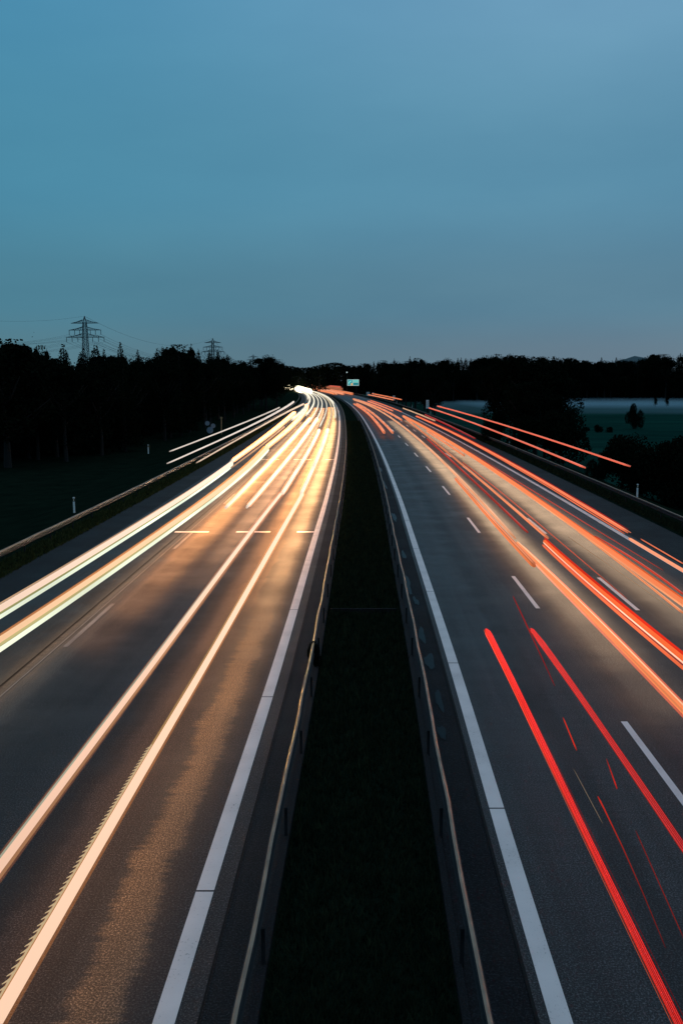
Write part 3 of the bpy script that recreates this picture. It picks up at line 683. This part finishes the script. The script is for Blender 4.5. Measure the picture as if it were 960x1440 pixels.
def tree(x, y, h, kd, label, cat='tree', group=None, wide=1.0, name=None, idx=None, z=None):
    global ntree; ntree += 1
    cm, tm = PROTO[kd][(ntree * 7 if idx is None else idx) % len(PROTO[kd])]
    o = empty(name or {'broad': 'leafy_tree', 'pine': 'conifer', 'bush': 'bush'}[kd], (x, y, (ground_z(x, y) if z is None else z)), random.uniform(0, 6.28))
    tag(o, label, cat, group); 
    for nm, me in (('crown', cm), ('trunk', tm)):
        c = bpy.data.objects.new(nm, me); COL.objects.link(c); c.parent = o; c.scale = (h * wide, h * wide, h)
    return o
SKY_L = [(-60, 470), (0, 479), (28, 482), (36, 490), (46, 497), (58, 498), (90, 497), (120, 497), (150, 494), (180, 495), (210, 496), (240, 491), (258, 487), (275, 494), (310, 496), (335, 502), (345, 506), (352, 504), (362, 499), (378, 500), (395, 507), (402, 516)]
def place_left(X, Y, drop, kd, rnd, lab, grp):
    px = 480 + F_PX * X / Y
    if px > 405: return
    top = interp(SKY_L, px) + drop
    h = CAM_H + (HZN - top) * Y / F_PX - ground_z(X, Y)
    tree(X, Y, h, kd, lab, group=grp, wide=rnd.uniform(.85, 1.2) if kd != 'pine' else rnd.uniform(.8, 1.1))
rnd = random.Random(5)
# wood beside the left carriageway and round the dark field: front row, middle row, back row
for row, (dx, dy, drop, lab, grp) in enumerate(((0, 0, 10, 'dark leafy tree in the front row of the wood left of the motorway', 'trees in the front row of the left wood'),
                                               (-8, 6, 5, 'dark tree in the middle of the wood left of the motorway', 'trees in the middle of the left wood'),
                                               (-17, 12, 1, 'dark tree on the skyline of the wood left of the motorway', 'trees on the skyline of the left wood'))):
    pts = [(-62 + 4.5 * k, 118 + .7 * k) for k in range(-3, 7)] + [(-33 + .1 * k, 131 + 7 * k + k * k * .18) for k in range(0, 24)]
    for (X, Y) in pts:
        Y2 = Y + dy + rnd.uniform(-2, 2); X2 = X + dx * (1 if Y > 130 else .3) + rnd.uniform(-1.8, 1.8) + (R(Y) - R(130)) * 1.0
        kd = 'pine' if rnd.random() < (.15, .45, .7)[row] else 'broad'
        place_left(X2, Y2 + (8 if row == 2 and Y < 135 else 0), drop + rnd.uniform(-3, 8) - (rnd.uniform(0, 7) if kd == 'pine' else 0), kd, rnd, lab if kd == 'broad' else lab.replace('leafy tree', 'conifer').replace('dark tree', 'dark conifer'), grp if kd == 'broad' else grp.replace('trees', 'conifers'))
def at_px(px, topy, Y, kd, label, wide=1.0, idx=None):
    X = (px - 480) / F_PX * Y; h = CAM_H + (HZN - topy) * Y / F_PX - ground_z(X, Y)
    tree(X, Y, h, kd, label, wide=wide, idx=idx)
at_px(10, 477, 112, 'broad', 'tall round leafy tree at the left picture edge, highest of the left wood', 1.5)
at_px(64, 486, 150, 'broad', 'slim forked tree standing above the wood just left of the nearest pylon', .5, 1)
at_px(95, 485, 150, 'pine', 'pointed conifer directly left of the foot of the nearest pylon', 1.3)
at_px(139, 484, 150, 'pine', 'pointed conifer directly right of the foot of the nearest pylon', 1.2)
at_px(174, 482, 155, 'pine', 'thin pointed conifer on the skyline where the power cables meet the wood', .8)
at_px(256, 485, 190, 'broad', 'bulky leafy tree rising above the wood left of the second pylon', 1.0)
at_px(375, 499, 330, 'broad', 'large rounded tree closing the left wood beside the bend', 1.3)
at_px(390, 506, 330, 'broad', 'lower rounded tree at the very end of the left wood above the headlight blaze', 1.0)
# right: clump beside the embankment
for i, (px, ty, Y, wd, lab) in enumerate(((694, 507, 150, .9, 'leafy tree at the left end of the big clump beyond the right embankment'), (722, 500, 146, 1.1, 'tall leafy tree second from the left in the big clump beyond the right embankment'),
                               (752, 502, 142, 1.2, 'broad leafy tree in the middle of the big clump beyond the right embankment'), (778, 520, 140, 1.1, 'leafy tree at the right end of the big clump overhanging the misty field'),
                               (735, 535, 134, 1.2, 'lower leafy tree in front of the big clump beyond the right embankment'), (765, 545, 132, 1.0, 'lowest leafy tree at the front right of the big clump by the embankment'))):
    at_px(px, ty, Y, 'broad', lab, wd, i)
for (px, ty, by, Y, wd, lab) in ((786, 560, 0, 128, .8, 'bush at the right foot of the big clump beyond the embankment'), (700, 570, 0, 136, .8, 'bush at the left foot of the big clump beyond the embankment'), (740, 575, 0, 126, .9, 'bush under the middle of the big clump beyond the embankment'),
                             (876, 595, 0, 95, .9, 'spiky dark bush on the embankment below the lone field tree'), (905, 618, 0, 90, .7, 'lower dark bush between the two spiky ones on the right embankment'), (944, 604, 0, 88, .8, 'spiky dark bush on the embankment at the right edge of the picture'),
                             (975, 590, 0, 92, .9, 'large dark bush cut by the right edge of the picture'), (850, 628, 0, 92, .7, 'small dark bush left of the spiky one on the right embankment')):
    at_px(px, ty, Y, 'bush', lab, wd)
tree((888 - 480) / F_PX * 240, 240, 7.6, 'bush', 'small round tree standing alone in the misty field', wide=.46, name='leafy_tree', idx=1)
for px_ in (822, 838, 856): tree((px_ - 480) / F_PX * 225, 225, 1.6 + .6 * (px_ == 838), 'bush', 'low dark bush in a row across the field left of the lone tree', 'bush', 'low bushes in the field', wide=1.0)
for i, px in enumerate((918, 934)): at_px(px, 557, 420, 'broad', ('faint tree in the mist right of the lone field tree', 'fainter tree in the mist near the right edge')[i], .7)
# right side trees between motorway and field
for k in range(26):
    Y = 300 + k * 11 + rnd.uniform(-3, 3); X = R(Y) + 25 + rnd.uniform(0, 9); px = 480 + F_PX * X / Y
    if px > 612: continue
    top = 516 + rnd.uniform(-3, 10)
    tree(X, Y, CAM_H + (HZN - top) * Y / F_PX - ground_z(X, Y), 'broad', 'dark leafy tree beside the far right verge near the road sign', group='trees beside the far right verge', wide=1.1)
# far wood, a belt seen across the field (nearest and tallest trees as individuals, the mass as one belt)
SKY_R = [(380, 516), (410, 516), (430, 515), (470, 514), (500, 512), (540, 508), (570, 502), (600, 507), (625, 504), (660, 503), (690, 498), (730, 500), (760, 503), (800, 504), (850, 504), (880, 506), (900, 501), (930, 497), (960, 499), (1010, 497)]
for k in range(105):
    px = 384 + k * 6.1 + rnd.uniform(-2, 2); Y = 560 + rnd.uniform(-25, 40) + (180 if px < 520 else 0)
    X = (px - 480) / F_PX * Y; kd = 'pine' if rnd.random() < .3 else 'broad'
    top = interp(SKY_R, px) + rnd.uniform(-1.5, 6)
    tree(X, Y, CAM_H + (HZN - top) * Y / F_PX - ground_z(X, Y), kd, ('dark conifer' if kd == 'pine' else 'dark leafy tree') + ' on the skyline of the distant wood beyond the field and the bend', group=('conifers' if kd == 'pine' else 'trees') + ' of the distant wood', wide=rnd.uniform(.8, 1.1))
# understorey mass of the distant wood
rb = random.Random(33); v = []; f = []
for i in range(60000):
    px = rb.uniform(375, 1030); Y = 545 + rb.uniform(0, 30) + (200 if px < 525 else 0); X = (px - 480) / F_PX * Y
    z = ground_z(X, Y) + rb.uniform(0, 1) ** .9 * (16 + 2 * math.sin(px * .07) + (5 if px < 525 else 0)); s = rb.uniform(.35, .8)
    c = Vector((X, Y, z)); ax = Vector((rb.gauss(0, 1), rb.gauss(0, 1), rb.gauss(0, 1))).normalized(); p = ax.orthogonal().normalized(); q = ax.cross(p)
    m = len(v); v += [tuple(c + p * s), tuple(c + q * s), tuple(c - p * s), tuple(c - q * s)]; f.append((m, m + 1, m + 2, m + 3))
w_ = link_mesh('distant_wood', v, f, M['leaf']); tag(w_, 'dense dark undergrowth filling the distant wood', 'woodland', kind='stuff')
v = []; f = []
for i in range(60000):
    k = rb.random()
    if k < .25: X = rb.uniform(-75, -33); Y = 122 + (X + 75) * .2 + rb.uniform(0, 10)
    else: Y = 130 + rb.random() ** 1.3 * 260; X = -36 + (R(Y) - R(130)) - rb.uniform(0, 10)
    px = 480 + F_PX * X / Y
    z = ground_z(X, Y) + rb.random() * min(11 + (Y - 130) * .02, CAM_H + (HZN - interp(SKY_L, px) - 12) * Y / F_PX); s = rb.uniform(.15, .4)
    c = Vector((X, Y, z)); ax = Vector((rb.gauss(0, 1), rb.gauss(0, 1), rb.gauss(0, 1))).normalized(); p = ax.orthogonal().normalized(); q = ax.cross(p)
    m = len(v); v += [tuple(c + p * s), tuple(c + q * s), tuple(c - p * s), tuple(c - q * s)]; f.append((m, m + 1, m + 2, m + 3))
w_ = link_mesh('undergrowth', v, f, M['leaf']); tag(w_, 'dense dark undergrowth between the trunks of the left wood', 'undergrowth', kind='stuff')

# grass blades: median and left verge
def blades(name, label, n, fo, hh, y0, y1, seed, mat='blade'):
    r = random.Random(seed); v = []; f = []
    for i in range(n):
        y = y0 + (y1 - y0) * r.random() ** 2.0; o = fo(r); x = R(y) + o; z = ground_z(x, y)
        h = hh * r.uniform(.4, 1.3) * (1 + y / 120); a = r.uniform(0, 6.28); wd = .008 * (1 + y / 14); lx, ly = r.gauss(0, .3) * h, r.gauss(0, .3) * h
        m = len(v); v += [(x - wd * math.cos(a), y - wd * math.sin(a), z), (x + wd * math.cos(a), y + wd * math.sin(a), z), (x + lx, y + ly, z + h)]; f.append((m, m + 1, m + 2))
    o = link_mesh(name, v, f, M[mat]); tag(o, label, 'grass', kind='stuff')
blades('median_grass', 'short dark grass and weeds covering the median', 70000, lambda r: r.uniform(-4.15, -1.42), .16, 8, 200, 1)
blades('verge_grass', 'short grass on the left verge in front of the guardrail', 26000, lambda r: r.uniform(-20.6, -19.0), .13, 28, 220, 2, 'verge')
blades('verge_grass', 'short dark grass on the right verge in front of the guardrail', 16000, lambda r: r.uniform(15.7, 16.9), .13, 34, 220, 3)
x, y = gp(434, 915, .5)
tree(R(y) - 4.33, y, .95, 'bush', 'leafy weeds growing through the median guardrail beside the left carriageway', 'bush', wide=.42, name='weed_clump', z=0.0)
# low concrete drain edge across the median
yy = gp(520, 858)[1]
mb = MB(); v0 = MB().box(R(yy) - 4.1, yy, -.2, R(yy) - 1.5, yy + .06, .06).build('drain_edge', M['gutter']); tag(v0, 'thin pale concrete edge crossing the dark median', 'drain edge')

# ---------------------------------------------------------------- pylons
def pylon_mesh_parts(root, H, arms, scale_r=1.0):
    r = .16 * scale_r
    def hw(z): return 1.5 * (1 - z / H) + .95 if z < H * .9 else 1.1 * (H - z) / (H * .1) + .05
    mb = MB(); n = 13; zs = [H * .92 * (1 - (1 - k / n) ** 1.0) for k in range(n + 1)]
    for sx, sy in ((-1, -1), (1, -1), (1, 1), (-1, 1)):
        mb.tube([(sx * hw(z), sy * hw(z), z) for z in zs] + [(0, 0, H)], r, 4)
    for a, b2 in zip(zs, zs[1:]):
        A = hw(a); B = hw(b2)
        for (p, q) in (((-1, -1), (1, -1)), ((1, -1), (1, 1)), ((1, 1), (-1, 1)), ((-1, 1), (-1, -1))):
            mb.tube([(p[0] * A, p[1] * A, a), (q[0] * B, q[1] * B, b2)], r * .6, 4); mb.tube([(q[0] * A, q[1] * A, a), (p[0] * B, p[1] * B, b2)], r * .6, 4)
            mb.tube([(p[0] * B, p[1] * B, b2), (q[0] * B, q[1] * B, b2)], r * .6, 4)
    mb.build('tower', M['pylon'], root)
    ends = []
    for (z, half, ins, rise) in arms:
        mb = MB(); wv = hw(z)
        for sx in (-1, 1):
            for sy in (-1, 1):
                mb.tube([(sx * wv, sy * wv, z), (sx * half, 0, z)], r, 4)
                mb.tube([(sx * wv, sy * wv, z + rise), (sx * half * .5, sy * wv * .5, z + rise * .45), (sx * half, 0, z)], r * .9, 4)
                for k in range(1, 7):
                    t = k / 7; x = sx * (wv + (half - wv) * t); mb.tube([(x, sy * wv * (1 - t), z), (x - sx * .9, sy * wv * (1 - t), z + rise * (1 - t))], r * .6, 4)
        mb.build('crossarm', M['pylon'], root)
        for x in ins:
            for sx in (-1, 1):
                MB().tube([(sx * x, 0, z), (sx * x, 0, z - 2.9)], r * .95, 5).build('insulator', M['pylon'], root); ends.append((sx * x, z - 2.9))
    ends.append((0, H)); return ends
PY = []
ARMS = [(45.6, 9.3, (), 2.2), (41.2, 10.9, (10.7, 7.0, 3.6), 2.1), (36.6, 12.9, (12.7, 8.9, 5.0), 2.4)]
for i, (px, topy, Y, lab, sr) in enumerate(((126, 447, 613, 'nearest lattice power pylon with three crossarms above the left wood', 1.25), (302, 477, 1040, 'smaller lattice power pylon half hidden behind the left wood', 1.6), (358, 499, 1600, 'tiny far lattice power pylon just showing above the left wood', 1.5))):
    X = (px - 480) / F_PX * Y; Hh = CAM_H + (HZN - topy) * Y / F_PX
    root = empty('power_pylon', (X, Y, 0), -.12); tag(root, lab, 'pylon', 'power pylons')
    s = Hh / 50.2; root.scale = (1, 1, 1)
    e = pylon_mesh_parts(root, Hh, [(a * s, b, c, d) for a, b, c, d in ARMS], sr)
    PY.append((X, Y, e))
PY.insert(0, (-196.0, 205.0, PY[0][2]))
for k in range(3):
    (xa, ya, ea), (xb, yb, eb) = PY[k], PY[k + 1]
    where = ('running left from the nearest pylon', 'slung between the nearest and the second pylon', 'slung between the second and the farthest pylon')[k]
    for (oa, za), (ob, zb) in zip(ea, eb):
        P = []
        for i in range(25):
            t = i / 24; z = za + (zb - za) * t - 4 * (13 if k < 2 else 18) * t * (1 - t)
            P.append((xa + (xb - xa) * t + (oa + (ob - oa) * t), ya + (yb - ya) * t, z))
        org = P[0]; mb = MB().tube([(p[0] - org[0], p[1] - org[1], p[2] - org[2]) for p in P], .045 + .02 * k, 4)
        o = mb.build('power_cable', M['pylon']); o.location = org; tag(o, 'thin overhead power cable ' + where, 'power cable', 'power cables ' + where)
# a mast for the left end of the cables stands outside the picture
# ---------------------------------------------------------------- signs
Y = 575.0; root = empty('direction_sign', (R(Y) + 15.6, Y, 0)); tag(root, 'lit turquoise direction sign on a tall pole at the far bend', 'road sign')
x0 = (488 - 480) / F_PX * Y - root.location.x; x1 = (504.3 - 480) / F_PX * Y - root.location.x
zt = CAM_H - (533.6 - HZN) * Y / F_PX; zb = CAM_H - (542.2 - HZN) * Y / F_PX
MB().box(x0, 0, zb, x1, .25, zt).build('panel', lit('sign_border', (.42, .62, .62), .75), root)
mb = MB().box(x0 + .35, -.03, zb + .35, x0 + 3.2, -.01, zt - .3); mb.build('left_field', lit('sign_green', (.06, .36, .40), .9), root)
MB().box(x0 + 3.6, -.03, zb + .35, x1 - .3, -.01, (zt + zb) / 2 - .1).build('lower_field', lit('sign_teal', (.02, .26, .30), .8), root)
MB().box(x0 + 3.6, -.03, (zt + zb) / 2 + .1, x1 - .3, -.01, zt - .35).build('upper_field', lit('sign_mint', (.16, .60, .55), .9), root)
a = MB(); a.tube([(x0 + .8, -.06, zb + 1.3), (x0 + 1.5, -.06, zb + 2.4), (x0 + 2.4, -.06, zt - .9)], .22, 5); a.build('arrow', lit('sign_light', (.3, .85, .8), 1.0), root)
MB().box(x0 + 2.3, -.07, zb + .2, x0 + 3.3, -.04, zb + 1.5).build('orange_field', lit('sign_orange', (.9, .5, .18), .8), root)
MB().tube([(0, .4, 0), (0, .4, zt + .8)], [.35, .22], 8).build('pole', M['steel_d'], root)
MB().tube([(0, .4, zt - .6), (x0, .4, zt - .6)], .14, 6).build('arm', M['steel_d'], root)
MB().tube([(0, .4, zb + .6), (x0, .4, zb + .6)], .14, 6).build('arm', M['steel_d'], root)
# small white light above
Y = 640; X = (487.5 - 480) / F_PX * Y; zl = CAM_H + (HZN - 524) * Y / F_PX
root = empty('street_lamp', (X, Y, 0)); tag(root, 'tiny white lamp on a slim mast above the direction sign', 'street lamp')
MB().tube([(0, 0, 0), (0, 0, zl)], [.12, .07], 6).build('pole', M['black'], root)
MB().tube([(0, -.3, zl + .1), (0, .0, zl + .1), (0, .5, zl + .1)], [.2, .42, .2], 8).build('lamp_head', lit('lamp_white', (.55, .72, .75), 1.0), root)
# countdown boards and marker boards on the right verge
def board(px, y0, y1, label, wpx, nbars=3, lamp_c=(.62, .38, .28)):
    Yd = gp(px, y1, 0)[1] if y1 > 566 else 330.0
    if y1 < 566: Yd = {553: 330.0, 517: 520.0, 524: 500.0}[px]
    X = (px - 480) / F_PX * Yd; W = wpx * Yd / F_PX; zt = CAM_H - (y0 - HZN) * Yd / F_PX; zb = CAM_H - (y1 - HZN) * Yd / F_PX
    root = empty('marker_board', (X, Yd, 0)); tag(root, label, 'road sign')
    MB().box(-W / 2, -.04, max(.25, zb), W / 2, .04, zt).build('board', M['white'], root)
    mb = MB()
    for k in range(nbars):
        z = max(.25, zb) + (zt - max(.25, zb)) * (.2 + .25 * k); mb.v += [(-W * .3, -.05, z), (W * .3, -.05, z + .18), (W * .3, -.05, z + .36), (-W * .3, -.05, z + .18)]; n = len(mb.v); mb.f.append((n - 4, n - 3, n - 2, n - 1))
    mb.build('stripes', M['bluegrey'], root)
    MB().box(-.05, .045, -.2, .05, .12, zt).build('post', M['steel_d'], root)
board(600, 562, 575.5, 'pale upright marker board on the right verge where two red trails begin', 4)
board(553, 556, 562.5, 'small pale marker board on the right verge crossed by thin orange trails', 3)
board(517, 551, 557, 'small wide white marker board beside the direction sign pole', 4.5, 2)
board(524, 551.5, 556, 'narrow white marker board just right of the wide one by the direction sign', 2, 2)
def delineator(px, py_base, label, h=1.0, rot=0.0, Yd=None, face=-1):
    X, Yd = gp(px, py_base, 0); 
    root = empty('delineator_post', (X, Yd, 0), rot); tag(root, label, 'roadside post', 'white roadside posts')
    mb = MB(); pr = [(-.06, -.05), (.06, -.05), (.05, .05), (0, .09), (-.05, .05)]
    def seg(z0, z1, nm, mt, g=0):
        v = [(a * (1 + g), b * (1 + g), z) for z in (z0, z1) for a, b in pr]; n = 5
        f = [(k, (k + 1) % 5, 5 + (k + 1) % 5, 5 + k) for k in range(5)] + [(4, 3, 2, 1, 0), (5, 6, 7, 8, 9)]; link_mesh(nm, v, f, mt, root)
    seg(0, h, 'post_body', M['white']); seg(h * .72, h * .92, 'black_band', M['black'], .04)
    MB().box(-.025, -.06, h * .76, .025, -.052, h * .88).build('reflector', M['refl'], root)
delineator(105, 721, 'white roadside post behind the guardrail in the dark left field, nearest', 1.05)
delineator(209, 638, 'faint white roadside post in the dark left field near the wood', 1.1)
delineator(895, 699, 'white roadside post behind the right guardrail, nearest of the right side', 1.0)
delineator(715.5, 626, 'white roadside post on the right verge under the thin red trails', 1.1)
delineator(579, 573.5, 'far white roadside post on the right verge left of the pale marker board', 1.0)
delineator(605, 582, 'white roadside post on the right verge just below the pale marker board', .8)
delineator(541, 563.5, 'farthest white roadside post on the right verge near the bend', 1.0)
delineator(557.5, 567, 'white roadside post on the right verge under the small marker board', 1.0)
# sign seen from behind and timber pole beside the left wood
X, Yd = gp(295, 611, 0); root = empty('information_sign', (X, Yd, 0)); tag(root, 'dim blue grey cluster of round signs on a post beside the left wood', 'road sign')
s = Yd / F_PX
def disc(cx, cz, r, nm='disc'):
    n = 20; v = [(cx + r * math.cos(2 * PI * k / n), yy, cz + r * math.sin(2 * PI * k / n)) for yy in (-.03, .03) for k in range(n)]
    f = [tuple(range(n))[::-1], tuple(range(n, 2 * n))] + [(k, (k + 1) % n, n + (k + 1) % n, n + k) for k in range(n)]
    link_mesh(nm, v, f, M['bluegrey'], root)
zc = lambda py: CAM_H - (py - HZN) * s
for k, (px, py, rr) in enumerate(((292, 594.5, 3.2), (300, 598, 3.2), (295.5, 604, 4.6))):
    disc((px - 295) * s, zc(py), rr * s)
MB().tube([(0, .06, 0), (0, .06, zc(588))], .05, 6).build('post', M['steel_d'], root)
MB().tube([(-3 * s, .07, zc(596)), (6 * s, .07, zc(599))], .03, 6).build('bracket', M['steel_d'], root)
X, Yd = gp(311.5, 609, 0); root = empty('timber_pole', (X, Yd, 0)); tag(root, 'slim timber pole lit amber beside the left wood', 'pole')
MB().tube([(0, 0, -.2), (.02, 0, CAM_H - (586 - HZN) * Yd / F_PX)], [.12, .09], 8).build('shaft', M['wood'], root)
MB().box(-.16, -.05, CAM_H - (587.5 - HZN) * Yd / F_PX, .2, .05, CAM_H - (585.5 - HZN) * Yd / F_PX).build('cap', M['wood'], root)
# birds
def bird(px, py, Yd, s, label):
    X = (px - 480) / F_PX * Yd; z = CAM_H + (HZN - py) * Yd / F_PX
    root = empty('bird', (X, Yd, z), .5); tag(root, label, 'bird', 'birds flying over the left wood')
    v = []; f = []
    prof = [(-.28, .01), (-.16, .05), (0, .075), (.14, .06), (.22, .045), (.30, .01)]
    for a, r in prof:
        for k in range(6): t = k * PI / 3; v.append((a * s, r * math.cos(t) * s, r * math.sin(t) * s))
    for i in range(5):
        for k in range(6): f.append((i * 6 + k, i * 6 + (k + 1) % 6, i * 6 + 6 + (k + 1) % 6, i * 6 + 6 + k))
    n = len(v)
    for sd in (-1, 1):
        b0 = len(v); v += [(.1 * s, sd * .05 * s, .05 * s), (-.1 * s, sd * .05 * s, .05 * s), (-.12 * s, sd * .35 * s, .22 * s), (.06 * s, sd * .35 * s, .24 * s), (-.15 * s, sd * .65 * s, .1 * s)]
        f += [(b0, b0 + 1, b0 + 2, b0 + 3), (b0 + 3, b0 + 2, b0 + 4)]
    b0 = len(v); v += [(-.25 * s, 0, 0), (-.42 * s, -.08 * s, 0), (-.42 * s, .08 * s, 0)]; f.append((b0, b0 + 1, b0 + 2))
    link_mesh('body', v, f, M['black'], root)
bird(53, 475.5, 300, .8, 'lower of two dark birds in the sky above the left wood')
bird(55.5, 469.5, 330, .55, 'upper smaller of two dark birds in the sky above the left wood')

# far hill
hx = (886 - 480) / F_PX * 2600; v = []; f = []
for j in range(9):
    for i in range(25):
        a = i / 24 * 2 - 1; b_ = j / 8 * 2 - 1
        v.append((hx + a * 120, 2600 + b_ * 300, -5 + 79 * max(0, math.cos(a * PI / 2)) ** 1.3 * max(0, math.cos(b_ * PI / 2)) + 2 * math.sin(i * 1.7)))
for j in range(8):
    for i in range(24): q = j * 25 + i; f.append((q, q + 1, q + 26, q + 25))
hh = link_mesh('hills', v, f, simple('far_hill', (.03, .07, .08), 0.9, scale=.02), smooth=True); hh['kind'] = 'structure'

# mist lying over the field
def volbox(name, x0, y0, z0, x1, y1, z1, dens, col, label):
    o = MB().box(x0, y0, z0, x1, y1, z1)
    m, nt, out = new_mat(name); pv = N(nt, 'ShaderNodeVolumePrincipled', Density=dens, Anisotropy=0.1); pv.inputs['Color'].default_value = (*col, 1)
    nt.links.new(pv.outputs[0], out.inputs['Volume'])
    ob = o.build(name, m); tag(ob, label, 'mist', kind='stuff'); return ob
for k, (xa, ya, xb, yb, top, dn, lb) in enumerate(((40, 330, 420, 520, -2.3, .006, 'thin low sheet of ground mist over the far field'), (60, 400, 400, 500, -1.4, .007, 'middle sheet of ground mist over the far field'), (90, 430, 360, 485, .0, .006, 'faint upper wisp of ground mist before the distant wood'))):
    volbox('mist', xa, ya, -3.9 + .02 * k, xb, yb, top, dn, (.55, .85, 1.0), lb)

# ------------------------------------------------------------------ world
wd = bpy.data.worlds.new('World'); scene.world = wd; wd.use_nodes = True
nt = wd.node_tree; nt.nodes.clear()
out = nt.nodes.new('ShaderNodeOutputWorld'); bg = nt.nodes.new('ShaderNodeBackground')
tc = nt.nodes.new('ShaderNodeTexCoord'); sp = nt.nodes.new('ShaderNodeSeparateXYZ'); nt.links.new(tc.outputs['Generated'], sp.inputs[0])
lf = [(0.0, (.10, .19, .235)), (.02, (.09, .20, .25)), (.08, (.074, .218, .30)), (.2, (.068, .25, .375)), (.42, (.069, .276, .445)), (.62, (.20, .30, .42)), (1.0, (.26, .32, .40))]
rt = [(0.0, (.15, .20, .25)), (.02, (.135, .205, .265)), (.08, (.105, .222, .31)), (.2, (.108, .277, .405)), (.42, (.165, .352, .525)), (.62, (.24, .34, .44)), (1.0, (.26, .32, .40))]
cl = ramp(nt, lf, sp.outputs[2], 'EASE'); c_r = ramp(nt, rt, sp.outputs[2], 'EASE')
side = nt.nodes.new('ShaderNodeMapRange'); side.inputs[1].default_value = -.42; side.inputs[2].default_value = .3; nt.links.new(sp.outputs[0], side.inputs[0]); side.interpolation_type = 'SMOOTHSTEP'
c = mixc(nt, cl, c_r, side.outputs[0])
mp = nt.nodes.new('ShaderNodeMapping'); mp.inputs['Scale'].default_value = (1.6, 1.6, 5.5); mp.inputs['Rotation'].default_value = (.1, .25, 0); nt.links.new(tc.outputs['Generated'], mp.inputs[0])
no = N(nt, 'ShaderNodeTexNoise', Scale=1.6, Detail=5.0, Roughness=.5); nt.links.new(mp.outputs[0], no.inputs['Vector'])
c = mixc(nt, c, ramp(nt, [(.3, (.90, .92, .94)), (.7, (1.08, 1.06, 1.04))], no.outputs[0]), 1.0, 'MULTIPLY')
nt.links.new(c, bg.inputs[0]); bg.inputs[1].default_value = 1.0; nt.links.new(bg.outputs[0], out.inputs[0])

scene.view_settings.view_transform = 'Standard'; scene.view_settings.look = 'None'; scene.view_settings.exposure = 0; scene.view_settings.gamma = 1
scene.view_settings.use_curve_mapping = False
scene.cycles.use_denoising = True
scene.cycles.max_bounces = 6; scene.cycles.diffuse_bounces = 2; scene.cycles.glossy_bounces = 2; scene.cycles.volume_bounces = 0
scene.cycles.sample_clamp_indirect = 3.0
